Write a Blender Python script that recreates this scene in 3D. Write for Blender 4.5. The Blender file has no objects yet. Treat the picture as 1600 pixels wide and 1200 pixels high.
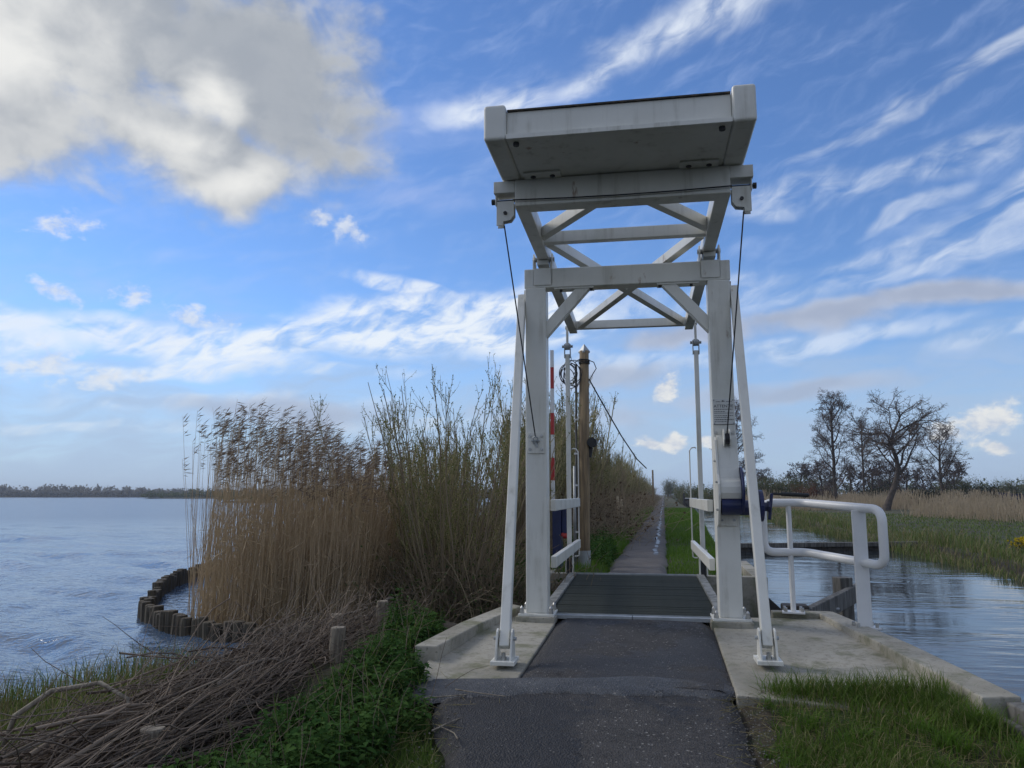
import bpy, math, random
import numpy as np
from mathutils import Vector, Matrix

# ------------------------------------------------------------------ camera, sky, sun, exposure
SC = bpy.context.scene
COL = SC.collection
R = math.radians
cam_data = bpy.data.cameras.new('camera')
cam_data.sensor_width = 36.0
cam_data.lens = 36.0 * 1202 / 1600
cam_data.clip_start = 0.05
cam_data.clip_end = 12000
cam = bpy.data.objects.new('camera', cam_data)
COL.objects.link(cam)
cam.location = (0, 0, 1.25)
cam.rotation_euler = (R(98.2), 0, R(11.05))
SC.camera = cam
SC.view_settings.view_transform = 'Standard'
SC.view_settings.look = 'None'
SC.view_settings.exposure = 0.06
SC.view_settings.gamma = 1.0
SC.view_settings.use_curve_mapping = False

SUN_AZ, SUN_EL = -74.0, 36.0            # veiled by cloud, left of the bridge axis (+Y)
SKY_STRENGTH = 0.1
sd = bpy.data.lights.new('sun', 'SUN')
sd.energy = 1.5
sd.angle = R(18)
sd.color = (1.0, 0.95, 0.88)
sun = bpy.data.objects.new('sun', sd)
COL.objects.link(sun)
_s = Vector((math.sin(R(SUN_AZ)) * math.cos(R(SUN_EL)), math.cos(R(SUN_AZ)) * math.cos(R(SUN_EL)), math.sin(R(SUN_EL))))
sun.rotation_euler = _s.to_track_quat('Z', 'Y').to_euler()
sun.location = (-30, 30, 40)

class Graph:
    """small helper that writes node arithmetic"""
    def __init__(self, tree):
        self.t = tree
        tree.nodes.clear()
    def node(self, kind, **kw):
        n = self.t.nodes.new(kind)
        for k, v in kw.items():
            setattr(n, k, v)
        return n
    def link(self, a, b):
        self.t.links.new(a, b)
    def put(self, sock, v):
        if isinstance(v, bpy.types.NodeSocket):
            self.t.links.new(v, sock)
        elif v is not None:
            if isinstance(v, (tuple, list)) and len(v) == 3 and sock.type == 'RGBA':
                v = (*v, 1)
            sock.default_value = v
    def m(self, op, a, b=None, c=None, clamp=False):
        n = self.node('ShaderNodeMath', operation=op, use_clamp=clamp)
        for i, v in enumerate((a, b, c)):
            if v is not None:
                self.put(n.inputs[i], v)
        return n.outputs[0]
    def add(self, a, b): return self.m('ADD', a, b)
    def sub(self, a, b): return self.m('SUBTRACT', a, b)
    def mul(self, a, b): return self.m('MULTIPLY', a, b)
    def ramp(self, x, lo, hi, a=0.0, b=1.0, smooth=True):
        n = self.node('ShaderNodeMapRange', interpolation_type='SMOOTHSTEP' if smooth else 'LINEAR')
        for i, v in enumerate((x, lo, hi, a, b)):
            self.put(n.inputs[i], v)
        return n.outputs[0]
    def vec(self, x, y, z=0.0):
        n = self.node('ShaderNodeCombineXYZ')
        for i, v in enumerate((x, y, z)):
            self.put(n.inputs[i], v)
        return n.outputs[0]
    def noise(self, v, scale=1.0, detail=4.0, rough=0.55, dist=0.0, color=False, lac=2.0):
        n = self.node('ShaderNodeTexNoise')
        if v is not None:
            self.put(n.inputs['Vector'], v)
        n.inputs['Scale'].default_value = scale
        n.inputs['Detail'].default_value = detail
        n.inputs['Roughness'].default_value = rough
        n.inputs['Lacunarity'].default_value = lac
        n.inputs['Distortion'].default_value = dist
        return n.outputs[1] if color else n.outputs[0]
    def mix(self, f, a, b, mode='MIX'):
        n = self.node('ShaderNodeMix', data_type='RGBA', blend_type=mode)
        self.put(n.inputs[0], f)
        self.put(n.inputs[6], a)
        self.put(n.inputs[7], b)
        return n.outputs[2]
    def coord(self, which='Object'):
        return self.node('ShaderNodeTexCoord').outputs[which]
    def scaled(self, v, s, loc=(0, 0, 0), rot=(0, 0, 0)):
        n = self.node('ShaderNodeMapping')
        self.put(n.inputs[0], v)
        n.inputs[1].default_value = loc
        n.inputs[2].default_value = rot
        n.inputs[3].default_value = s
        return n.outputs[0]

def build_sky():
    w = bpy.data.worlds.new('World')
    SC.world = w
    w.use_nodes = True
    g = Graph(w.node_tree)
    sky = g.node('ShaderNodeTexSky', sky_type='NISHITA')
    sky.sun_disc = False
    sky.sun_elevation = R(SUN_EL)
    sky.sun_rotation = R(SUN_AZ)
    sky.altitude = 0
    sky.air_density = 1.0
    sky.dust_density = 0.05
    sky.ozone_density = 3.0
    d = g.coord('Generated')
    sx = g.node('ShaderNodeSeparateXYZ')
    g.link(d, sx.inputs[0])
    X, Y, Z = sx.outputs
    DEG = 180 / math.pi
    az = g.mul(g.m('ARCTAN2', X, Y), DEG)
    el = g.mul(g.m('ARCSINE', Z), DEG)
    K = 1.0 / SKY_STRENGTH
    def c(r, gg, b): return (r * K, gg * K, b * K, 1)
    # a few noise fields, shared by all the cloud layers
    w1 = g.noise(g.vec(g.mul(az, 0.10), g.mul(el, 0.16), 5.0), 1.0, 3, 0.55, color=True)
    ws = g.node('ShaderNodeSeparateXYZ')
    g.link(w1, ws.inputs[0])
    wa, we, wb = [g.sub(o, 0.5) for o in ws.outputs]
    azw, elw = g.add(az, g.mul(wa, 9.0)), g.add(el, g.mul(we, 4.0))     # gently bent directions
    def ell(a0, e0, rx, ry, rot=0.0):
        ca, sa = math.cos(R(rot)), math.sin(R(rot))
        u, v = g.sub(azw, a0), g.sub(elw, e0)
        p = g.m('MULTIPLY_ADD', u, ca / rx, g.mul(v, sa / rx))
        q = g.m('MULTIPLY_ADD', v, ca / ry, g.mul(u, -sa / ry))
        return g.sub(1.0, g.m('SQRT', g.m('MULTIPLY_ADD', p, p, g.mul(q, q))))
    def many(es):
        o = None
        for e in es:
            f = ell(*e)
            o = f if o is None else g.m('SMOOTH_MAX', o, f, 0.3)
        return o
    def streak(rot, su, sv, seed):
        ca, sa = math.cos(R(rot)), math.sin(R(rot))
        u = g.m('MULTIPLY_ADD', az, ca * su, g.mul(el, sa * su))
        v = g.m('MULTIPLY_ADD', el, ca * sv, g.m('MULTIPLY_ADD', az, -sa * sv, g.mul(wb, 2.6)))
        return g.noise(g.vec(u, v, seed), 1.0, 5, 0.56, 0.5)
    st_flat = streak(5, 0.15, 0.60, 53.0)
    st_tilt = streak(16, 0.11, 0.50, 17.0)
    st_fine = streak(28, 0.35, 0.85, 29.0)
    def fb(da, de):
        return g.noise(g.vec(g.m('MULTIPLY_ADD', az, 0.24, da * 0.24), g.m('MULTIPLY_ADD', el, 0.32, de * 0.32), 91.0), 1.0, 6, 0.54, 0.2)
    f0 = fb(0, 0)
    f1 = fb(-1.0, 0.9)
    lit = g.ramp(g.sub(f0, f1), -0.14, 0.15)
    f2 = g.noise(g.vec(g.mul(az, 0.75), g.mul(el, 1.05), 37.0), 1.0, 5, 0.6, 0.2)
    # clear blue
    col = g.mix(1.0, sky.outputs[0], SKY_TINT, 'MULTIPLY')
    # pale grey-blue layer towards the horizon
    low = g.mul(g.ramp(g.m('MULTIPLY_ADD', g.sub(st_flat, 0.5), 14.0, el), 0.5, 16.5, 1.0, 0.0), 0.92)
    col = g.mix(low, col, c(*HAZE_SKY))
    def layer(field, n, lo, hi, k, tone, soft=0.6):
        nonlocal col
        f = g.ramp(n, lo, hi)
        mask = g.ramp(g.m('MULTIPLY_ADD', g.sub(f0, 0.5), 0.5, field), 0.0, soft)
        col = g.mix(g.mul(g.mul(f, mask), k), col, c(*tone))
    W = (0.80, 0.86, 0.94)
    mixed = g.m('MULTIPLY_ADD', st_fine, 0.5, g.mul(st_flat, 0.5))
    mixed2 = g.m('MULTIPLY_ADD', st_fine, 0.4, g.mul(st_tilt, 0.6))
    # thin ice cloud everywhere
    layer(g.ramp(el, 2, 20), mixed2, 0.44, 0.80, 0.36, (0.50, 0.62, 0.90))
    # veil beside the big cloud and across the top
    layer(many([(-19, 26.5, 10, 4.0, 8), (-10, 27.5, 10, 4.5, 10), (-18, 22, 9, 2.0, 0)]), st_tilt, 0.25, 0.72, 0.62, (0.36, 0.48, 0.82), 0.9)
    layer(many([(-4, 30.5, 9, 1.9, 16), (4, 32.6, 10, 2.2, 14), (-13, 28.4, 7, 1.6, 20)]), mixed2, 0.30, 0.68, 0.92, W, 0.9)
    layer(many([(18, 25.0, 10, 0.8, 16), (24.5, 27.0, 4, 0.9, 18)]), st_tilt, 0.30, 0.66, 0.48, W)
    layer(many([(10, 20.6, 6, 1.5, 8), (19, 21.3, 8, 1.6, 6)]), mixed, 0.36, 0.72, 0.52, W)
    layer(many([(17.5, 18.4, 5, 0.8, 22), (23, 17.6, 7, 1.5, 18), (25, 19.4, 5, 1.4, 16)]), st_tilt, 0.34, 0.72, 0.52, W)
    layer(many([(17, 14.9, 14, 1.5, 8), (3, 14.0, 8, 2.0, 4)]), mixed2, 0.34, 0.72, 0.58, W)
    # the broken white sheet at mid height left of the bridge
    layer(many([(-12, 12.8, 12, 3.1, 5), (-21, 12.4, 10, 2.7, 5), (-31, 10.6, 8, 1.6, 6)]), mixed, 0.36, 0.56, 0.95, (0.82, 0.88, 0.95), 0.5)
    layer(many([(-38, 11, 7, 1.3, 4), (-46, 9.8, 6, 2.2, 0), (-36, 8.6, 11, 1.0, 5), (-20, 15.4, 6, 0.7, -6)]), mixed, 0.36, 0.60, 0.85, W)
    layer(many([(-4, 9.5, 10, 1.6, 3), (10, 10.3, 12, 1.0, 5), (22, 9.8, 8, 1.0, 4)]), mixed, 0.36, 0.62, 0.55, W)
    layer(many([(-31, 6.4, 15, 1.0, 2), (-41, 4.2, 11, 0.6, 1), (-17, 5.2, 11, 0.7, 2), (-27, 8.6, 12, 0.7, 3)]), mixed, 0.40, 0.64, 0.6, (0.70, 0.78, 0.88))
    # heaped cloud, lit from the left, grey where it is thick
    def cumulus(field, amp, edge, white, grey, k=1.0, thick=(0.25, 0.9), small=False):
        nonlocal col
        nn = f2 if small else f0
        dens = g.m('MULTIPLY_ADD', g.sub(nn, 0.5), amp, field)
        if small:
            li = g.ramp(g.sub(nn, 0.42), -0.10, 0.25)
        else:
            li = lit
        a = g.mul(g.ramp(dens, 0.0, edge), k)
        core = g.ramp(dens, thick[0], thick[1], 1.0, 0.2)
        s = g.m('MULTIPLY', g.m('MULTIPLY_ADD', li, 0.75, 0.25), core, clamp=True)
        col = g.mix(a, col, g.mix(s, c(*grey), c(*white)))
    # the same kind of cloud drifts over the rest of the sky, outside the view as well
    away = g.ramp(g.m('MAXIMUM', g.sub(g.m('ABSOLUTE', g.add(az, 11)), 42.0), g.sub(el, 37.0)), 0.0, 14.0)
    n3 = g.noise(g.scaled(d, (2.6, 2.6, 4.0)), 1.0, 4, 0.55)
    gen = g.mul(g.ramp(n3, 0.42, 0.56), away)
    col = g.mix(g.mul(gen, 0.9), col, g.mix(g.ramp(n3, 0.40, 0.66), c(0.80, 0.81, 0.82), c(0.46, 0.48, 0.52)))
    # long flat grey clouds low on the right and behind the gate
    cumulus(many([(12, 12.2, 9, 1.1, 3), (20, 12.7, 9, 1.1, 1), (3, 11.6, 7, 1.1, 0)]), 0.9, 0.7, (0.52, 0.57, 0.69), (0.36, 0.41, 0.53), 0.9)
    cumulus(many([(-3, 9.0, 8, 1.5, 0), (-8, 6.0, 10, 1.4, 0), (9, 7.2, 11, 1.1, 2), (-28, 6.0, 13, 1.4, 0)]), 0.9, 0.8, (0.50, 0.56, 0.69), (0.37, 0.44, 0.58), 0.8)
    # small white puffs
    puffs = [(-23.3, 18.8, 1.5, 1.3), (-25.4, 19.6, 1.5, 0.8, 20), (-41.2, 17.3, 1.7, 1.2), (-42.5, 8.4, 2.2, 1.5, -10), (-39.0, 7.9, 2.4, 0.9, 15),
             (-37.6, 13.2, 1.9, 0.8, 12), (-42.6, 12.7, 2.0, 0.7, -25), (-33.5, 12.4, 2.2, 0.8), (-46.5, 18.0, 1.2, 2.4)]
    cumulus(many(puffs), 2.6, 1.0, (0.78, 0.81, 0.85), (0.50, 0.58, 0.74), 0.75, (0.9, 2.0), True)
    cumulus(many([(21.0, 4.5, 2.6, 1.0, 10), (18.6, 4.0, 1.6, 0.6), (21.5, 3.1, 1.2, 0.4), (25, 7.2, 1.3, 1.1), (0.2, 4.2, 2.0, 0.8, 12), (-1.8, 4.0, 1.5, 0.7), (3.3, 4.4, 1.2, 0.7),
                  (1.2, 7.9, 1.8, 0.7, 30)]), 2.0, 0.7, (0.82, 0.82, 0.80), (0.46, 0.53, 0.67), 0.9, (0.9, 2.0), True)
    # the big cloud that hides the sun
    big = many([(-43, 30, 14, 9, 0), (-30, 28.5, 10.5, 7.5, -10), (-35, 22.8, 9, 3.2, -14), (-30.5, 21.2, 4.0, 2.6, 20), (-47, 23.5, 9, 4.4, 5), (-52, 33, 15, 9)])
    dens = g.m('MULTIPLY_ADD', g.sub(f0, 0.5), 1.2, big)
    a = g.ramp(dens, -0.16, 0.50)
    lumps = many([(-46.5, 26.8, 8.5, 6.5, 10), (-36.5, 22.8, 4.2, 2.2, -12), (-31, 21.0, 4.2, 2.0, 10), (-33.5, 26.3, 3.6, 2.0, 20)])
    glow = g.ramp(g.m('MULTIPLY_ADD', g.sub(f0, 0.5), 1.5, lumps), -0.35, 1.15)
    rim = g.ramp(dens, 0.1, 0.7, 0.35, 0.06)
    s = g.m('ADD', g.mul(glow, 0.85), g.mul(lit, rim), clamp=True)
    col = g.mix(a, col, g.mix(s, c(0.36, 0.395, 0.45), c(0.86, 0.86, 0.84)))
    bg = g.node('ShaderNodeBackground')
    g.link(col, bg.inputs[0])
    bg.inputs[1].default_value = SKY_STRENGTH
    out = g.node('ShaderNodeOutputWorld')
    g.link(bg.outputs[0], out.inputs[0])

SKY_TINT = (0.92, 1.13, 1.45, 1)
HAZE_SKY = (0.40, 0.52, 0.71)
build_sky()

cy = SC.cycles
cy.use_adaptive_sampling = True
cy.adaptive_threshold = 0.012
cy.max_bounces = 5
cy.diffuse_bounces = 3
cy.glossy_bounces = 3
cy.transmission_bounces = 3
cy.transparent_max_bounces = 6
cy.caustics_reflective = False
cy.caustics_refractive = False

# ------------------------------------------------------------------ mesh helpers
class MB:
    """collects simple solids and links them as ONE mesh object"""
    def __init__(self):
        self.v, self.f = [], []
    def add(self, vs, fs):
        o = len(self.v)
        self.v += [tuple(p) for p in vs]
        self.f += [tuple(i + o for i in q) for q in fs]
        return self
    def box(self, x0, x1, y0, y1, z0, z1):
        return self.add([(x0, y0, z0), (x1, y0, z0), (x1, y1, z0), (x0, y1, z0), (x0, y0, z1), (x1, y0, z1), (x1, y1, z1), (x0, y1, z1)],
                        [(3, 2, 1, 0), (4, 5, 6, 7), (0, 1, 5, 4), (1, 2, 6, 5), (2, 3, 7, 6), (3, 0, 4, 7)])
    def bar(self, p0, p1, w, h, up=(0, 0, 1), w1=None, h1=None):
        p0, p1 = Vector(p0), Vector(p1)
        d = (p1 - p0).normalized()
        s = d.cross(Vector(up)).normalized()
        u = s.cross(d)
        w1 = w if w1 is None else w1
        h1 = h if h1 is None else h1
        vs = []
        for p, a, b in ((p0, w, h), (p1, w1, h1)):
            vs += [p - s * a / 2 - u * b / 2, p + s * a / 2 - u * b / 2, p + s * a / 2 + u * b / 2, p - s * a / 2 + u * b / 2]
        return self.add(vs, [(0, 1, 2, 3), (7, 6, 5, 4), (1, 0, 4, 5), (2, 1, 5, 6), (3, 2, 6, 7), (0, 3, 7, 4)])
    def tube(self, pts, rad, n=8, cap=True):
        pts = [Vector(p) for p in pts]
        if not isinstance(rad, (list, tuple, np.ndarray)):
            rad = [rad] * len(pts)
        vs, fs = [], []
        ref = None
        for i, p in enumerate(pts):
            d = (pts[min(i + 1, len(pts) - 1)] - pts[max(i - 1, 0)])
            d = d.normalized() if d.length > 1e-9 else Vector((0, 0, 1))
            if ref is None:
                ref = Vector((1, 0, 0)) if abs(d.x) < 0.8 else Vector((0, 1, 0))
            a = (ref - d * ref.dot(d)).normalized()
            ref = a
            b = d.cross(a)
            for k in range(n):
                t = 2 * math.pi * k / n
                vs.append(p + (a * math.cos(t) + b * math.sin(t)) * rad[i])
        m = len(pts)
        for i in range(m - 1):
            for k in range(n):
                k2 = (k + 1) % n
                fs.append((i * n + k, i * n + k2, (i + 1) * n + k2, (i + 1) * n + k))
        if cap:
            fs.append(tuple(range(n - 1, -1, -1)))
            fs.append(tuple((m - 1) * n + k for k in range(n)))
        return self.add(vs, fs)
    def cyl(self, p0, p1, r, n=12, r1=None):
        return self.tube([p0, p1], [r, r if r1 is None else r1], n)
    def prism(self, poly, o, ax, ay, t):
        """flat outline poly in the plane (ax, ay) through o, thickness t along ax x ay"""
        o, ax, ay = Vector(o), Vector(ax), Vector(ay)
        nz = ax.cross(ay).normalized()
        n = len(poly)
        vs = [o + ax * a + ay * b for a, b in poly] + [o + ax * a + ay * b + nz * t for a, b in poly]
        fs = [tuple(range(n - 1, -1, -1)), tuple(range(n, 2 * n))]
        for i in range(n):
            j = (i + 1) % n
            fs.append((i, j, n + j, n + i))
        return self.add(vs, fs)
    def mesh(self, name, smooth=False):
        me = bpy.data.meshes.new(name)
        me.from_pydata(self.v, [], self.f)
        if smooth:
            me.shade_smooth()
        me.update()
        return me
    def build(self, name, mat, parent=None, bevel=0.0, smooth=False, seg=2):
        o = link(name, self.mesh(name, smooth), mat, parent)
        if bevel:
            b = o.modifiers.new('bevel', 'BEVEL')
            b.width = bevel
            b.segments = seg
            b.limit_method = 'ANGLE'
            b.angle_limit = R(40)
            b.harden_normals = False
        return o

def link(name, me, mat, parent=None):
    o = bpy.data.objects.new(name, me)
    COL.objects.link(o)
    if mat is not None and not me.materials:
        for q in (mat if isinstance(mat, list) else [mat]):
            me.materials.append(q)
    if parent is not None:
        o.parent = parent
    return o

def np_mesh(name, verts, tris):
    """mesh straight from arrays of vertices and triangles"""
    verts = np.asarray(verts, np.float32).reshape(-1, 3)
    tris = np.asarray(tris, np.int32).reshape(-1, 3)
    me = bpy.data.meshes.new(name)
    me.vertices.add(len(verts))
    me.vertices.foreach_set('co', verts.ravel())
    me.loops.add(tris.size)
    me.loops.foreach_set('vertex_index', tris.ravel())
    me.polygons.add(len(tris))
    me.polygons.foreach_set('loop_start', np.arange(0, tris.size, 3, dtype=np.int32))
    me.polygons.foreach_set('loop_total', np.full(len(tris), 3, np.int32))
    me.update(calc_edges=True)
    return me

def tag(o, label=None, cat=None, group=None, kind=None):
    for k, v in (('label', label), ('category', cat), ('group', group), ('kind', kind)):
        if v:
            o[k] = v
    return o

def thing(name, label, cat, loc=(0, 0, 0), rz=0.0, group=None):
    o = bpy.data.objects.new(name, None)
    COL.objects.link(o)
    o.location = loc
    o.rotation_euler = (0, 0, rz)
    o.empty_display_size = 0.2
    return tag(o, label, cat, group)

def copy_tree(o, parent=None):
    c = o.copy()
    COL.objects.link(c)
    if parent is not None:
        c.parent = parent
    for ch in KIDS.get(o.name, []):
        copy_tree(ch, c)
    return c
KIDS = {}
def note_children(o):
    KIDS[o.name] = [x for x in bpy.data.objects if x.parent == o]
    for x in KIDS[o.name]:
        note_children(x)

def structure(name, mb_or_mesh, mat, **kw):
    if isinstance(mb_or_mesh, MB):
        o = mb_or_mesh.build(name, mat, **kw)
    else:
        o = link(name, mb_or_mesh, mat)
    o['kind'] = 'structure'
    return o

# ------------------------------------------------------------------ materials
MATS = {}
def mat(name, fn):
    m = bpy.data.materials.new(name)
    m.use_nodes = True
    g = Graph(m.node_tree)
    p = g.node('ShaderNodeBsdfPrincipled')
    out = g.node('ShaderNodeOutputMaterial')
    g.link(p.outputs[0], out.inputs[0])
    fn(g, p, out)
    MATS[name] = m
    return m
def bump(g, p, h, dist=0.01, strength=1.0):
    b = g.node('ShaderNodeBump')
    b.inputs['Strength'].default_value = strength
    b.inputs['Distance'].default_value = dist
    g.link(h, b.inputs['Height'])
    g.link(b.outputs[0], p.inputs['Normal'])

def two_tone(name, a, b, scale=4.0, rough=0.7, detail=6, stretch=(1, 1, 1), bmp=0.0, lo=0.35, hi=0.65, island=0.0, spec=0.5, metallic=0.0, coord='Object', bscale=None):
    """two colours mixed by noise, optional relief, optional change from piece to piece"""
    def fn(g, p, out):
        v = g.scaled(g.coord(coord), stretch)
        n = g.noise(v, scale, detail, 0.6)
        f = g.ramp(n, lo, hi)
        if island:
            geo = g.node('ShaderNodeNewGeometry')
            f = g.m('ADD', g.mul(f, 1 - island), g.mul(geo.outputs['Random Per Island'], island), clamp=True)
        g.put(p.inputs['Base Color'], g.mix(f, (*a, 1), (*b, 1)))
        p.inputs['Roughness'].default_value = rough
        p.inputs['Specular IOR Level'].default_value = spec
        p.inputs['Metallic'].default_value = metallic
        if bmp:
            bump(g, p, n if bscale is None else g.noise(v, bscale, 5, 0.65), bmp)
    return mat(name, fn)

def leafy(name, a, b, transl=0.25, rough=0.55, c=None):
    """leaves, blades and straw: colour changes from piece to piece, some light comes through"""
    def fn(g, p, out):
        geo = g.node('ShaderNodeNewGeometry')
        r = geo.outputs['Random Per Island']
        n = g.noise(g.coord('Object'), 1.3, 3, 0.5)
        f = g.m('ADD', g.mul(r, 0.7), g.mul(g.sub(n, 0.5), 1.1), clamp=True)
        col = g.mix(f, (*a, 1), (*b, 1))
        if c is not None:
            col = g.mix(g.ramp(g.m('FRACT', g.mul(r, 7.31)), 0.86, 0.90), col, (*c, 1))
        g.put(p.inputs['Base Color'], col)
        p.inputs['Roughness'].default_value = rough
        p.inputs['Specular IOR Level'].default_value = 0.12
        if transl:
            tr = g.node('ShaderNodeBsdfTranslucent')
            g.put(tr.inputs[0], col)
            mx = g.node('ShaderNodeMixShader')
            mx.inputs[0].default_value = transl
            g.link(p.outputs[0], mx.inputs[1])
            g.link(tr.outputs[0], mx.inputs[2])
            g.link(mx.outputs[0], out.inputs[0])
    return mat(name, fn)

def _paint(g, p, out):
    o = g.coord('Object')
    n = g.noise(o, 2.2, 6, 0.6)
    streaks = g.noise(g.scaled(o, (9, 9, 0.7)), 1.0, 5, 0.6)
    grime = g.mul(g.ramp(streaks, 0.50, 0.74), g.ramp(n, 0.36, 0.62))
    base = g.mix(g.ramp(n, 0.3, 0.7), (0.75, 0.74, 0.68, 1), (0.68, 0.67, 0.61, 1))
    rust = g.mul(g.ramp(g.noise(g.scaled(o, (5, 5, 1.6)), 1.0, 6, 0.65), 0.65, 0.73), 0.8)
    base = g.mix(g.mul(grime, 0.6), base, (0.34, 0.32, 0.25, 1))
    algae = g.mul(g.ramp(g.noise(g.scaled(o, (1.5, 1.5, 0.5), loc=(3, 1, 7)), 1.0, 5, 0.6), 0.56, 0.74), 0.35)
    base = g.mix(algae, base, (0.40, 0.42, 0.30, 1))
    g.put(p.inputs['Base Color'], g.mix(rust, base, (0.25, 0.13, 0.06, 1)))
    g.put(p.inputs['Roughness'], g.ramp(n, 0.3, 0.7, 0.30, 0.45))
    bump(g, p, g.noise(o, 14, 3, 0.5), 0.0012)
mat('white_paint', _paint)
two_tone('paint_white_clean', (0.78, 0.78, 0.77), (0.72, 0.72, 0.71), 3, 0.35)
two_tone('paint_red', (0.50, 0.035, 0.03), (0.42, 0.03, 0.028), 5, 0.4)
two_tone('paint_navy', (0.012, 0.022, 0.10), (0.009, 0.016, 0.07), 6, 0.35)
two_tone('black_plastic', (0.012, 0.012, 0.014), (0.02, 0.02, 0.022), 9, 0.5)
two_tone('cable_black', (0.012, 0.013, 0.018), (0.02, 0.02, 0.026), 9, 0.55)
two_tone('steel', (0.55, 0.55, 0.54), (0.42, 0.42, 0.41), 14, 0.35, metallic=0.9)
two_tone('galvanised', (0.30, 0.32, 0.33), (0.40, 0.42, 0.43), 7, 0.5, metallic=0.4)
two_tone('sign_white', (0.66, 0.66, 0.63), (0.60, 0.60, 0.57), 5, 0.35)
two_tone('sign_ink', (0.03, 0.03, 0.035), (0.05, 0.05, 0.05), 5, 0.5)
two_tone('tar_edge', (0.03, 0.028, 0.025), (0.10, 0.075, 0.05), 16, 0.8, bmp=0.004)
two_tone('deck_grey', (0.023, 0.028, 0.022), (0.039, 0.044, 0.036), 6, 0.85, spec=0.2, stretch=(1, 6, 1), bmp=0.003, bscale=60)
two_tone('deck_edge', (0.30, 0.30, 0.28), (0.17, 0.17, 0.155), 9, 0.75, lo=0.4, hi=0.6, bmp=0.003)
two_tone('pole_wood', (0.31, 0.225, 0.125), (0.16, 0.115, 0.07), 3.0, 0.85, stretch=(9, 9, 0.6), bmp=0.006)
two_tone('stake_wood', (0.30, 0.26, 0.20), (0.15, 0.125, 0.095), 3.5, 0.9, stretch=(8, 8, 0.8), bmp=0.006)
two_tone('old_timber', (0.17, 0.165, 0.15), (0.07, 0.066, 0.058), 2.5, 0.9, stretch=(7, 7, 0.9), bmp=0.008)
two_tone('log_wood', (0.115, 0.093, 0.062), (0.040, 0.033, 0.024), 3.0, 0.9, stretch=(6, 6, 1.0), bmp=0.01, island=0.3)
two_tone('wet_timber', (0.060, 0.050, 0.040), (0.022, 0.019, 0.016), 2.2, 0.75, stretch=(2, 7, 4), bmp=0.008)
def _branch(g, p, out):
    o = g.coord('Object')
    info = g.node('ShaderNodeObjectInfo')
    r = info.outputs['Random']
    n = g.noise(g.scaled(o, (20, 2, 20)), 1.0, 4, 0.6)
    a = g.mix(r, (0.075, 0.052, 0.036, 1), (0.29, 0.225, 0.165, 1))
    a = g.mix(g.ramp(g.m('FRACT', g.mul(r, 7.7)), 0.70, 0.75), a, (0.20, 0.165, 0.13, 1))
    g.put(p.inputs['Base Color'], g.mix(g.mul(g.ramp(n, 0.45, 0.7), 0.6), a, (0.085, 0.07, 0.055, 1)))
    p.inputs['Roughness'].default_value = 0.85
    p.inputs['Specular IOR Level'].default_value = 0.25
mat('dead_branch', _branch)
two_tone('dead_twig', (0.24, 0.18, 0.13), (0.08, 0.058, 0.042), 2.0, 0.85, island=0.7)
two_tone('bark_dark', (0.095, 0.074, 0.060), (0.045, 0.036, 0.030), 3.0, 0.9, bmp=0.02)
two_tone('twig_brown', (0.34, 0.265, 0.165), (0.160, 0.122, 0.080), 2.0, 0.85, island=0.6)
two_tone('twig_olive', (0.40, 0.345, 0.165), (0.20, 0.170, 0.088), 1.2, 0.8, island=0.6)
two_tone('twig_grey', (0.17, 0.132, 0.118), (0.10, 0.080, 0.073), 1.2, 0.85, island=0.6)
two_tone('gravel_stone', (0.22, 0.21, 0.19), (0.09, 0.085, 0.08), 3, 0.9, island=0.8)
leafy('grass_green', (0.075, 0.135, 0.020), (0.175, 0.235, 0.052), 0.4, c=(0.34, 0.30, 0.15))
leafy('meadow', (0.110, 0.165, 0.040), (0.190, 0.225, 0.070), 0.35)
leafy('grass_verge', (0.080, 0.165, 0.018), (0.150, 0.250, 0.036), 0.4)
leafy('grass_dry', (0.30, 0.25, 0.13), (0.16, 0.165, 0.060), 0.3)
leafy('nettle_leaf', (0.032, 0.088, 0.018), (0.085, 0.155, 0.036), 0.35, rough=0.95)
leafy('bud_green', (0.12, 0.15, 0.035), (0.20, 0.21, 0.06), 0.3)
leafy('bush_green', (0.050, 0.080, 0.022), (0.110, 0.130, 0.038), 0.3)
leafy('dead_leaf', (0.13, 0.080, 0.045), (0.065, 0.045, 0.028), 0.2)
leafy('reed_straw', (0.50, 0.385, 0.235), (0.70, 0.57, 0.40), 0.45)
leafy('reed_pale', (0.66, 0.56, 0.41), (0.48, 0.39, 0.27), 0.35)
leafy('reed_plume', (0.26, 0.195, 0.135), (0.14, 0.105, 0.078), 0.4)
leafy('alder_specks', (0.085, 0.062, 0.060), (0.130, 0.095, 0.070), 0.2)
leafy('far_wood', (0.19, 0.185, 0.17), (0.25, 0.235, 0.20), 0.4)
leafy('far_green', (0.085, 0.110, 0.038), (0.135, 0.150, 0.055), 0.3)
leafy('rust_leaf', (0.19, 0.055, 0.018), (0.10, 0.035, 0.016), 0.2)
leafy('evergreen_leaf', (0.012, 0.020, 0.012), (0.026, 0.034, 0.018), 0.1)
leafy('yellow_petal', (0.60, 0.44, 0.01), (0.45, 0.36, 0.02), 0.2)

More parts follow.
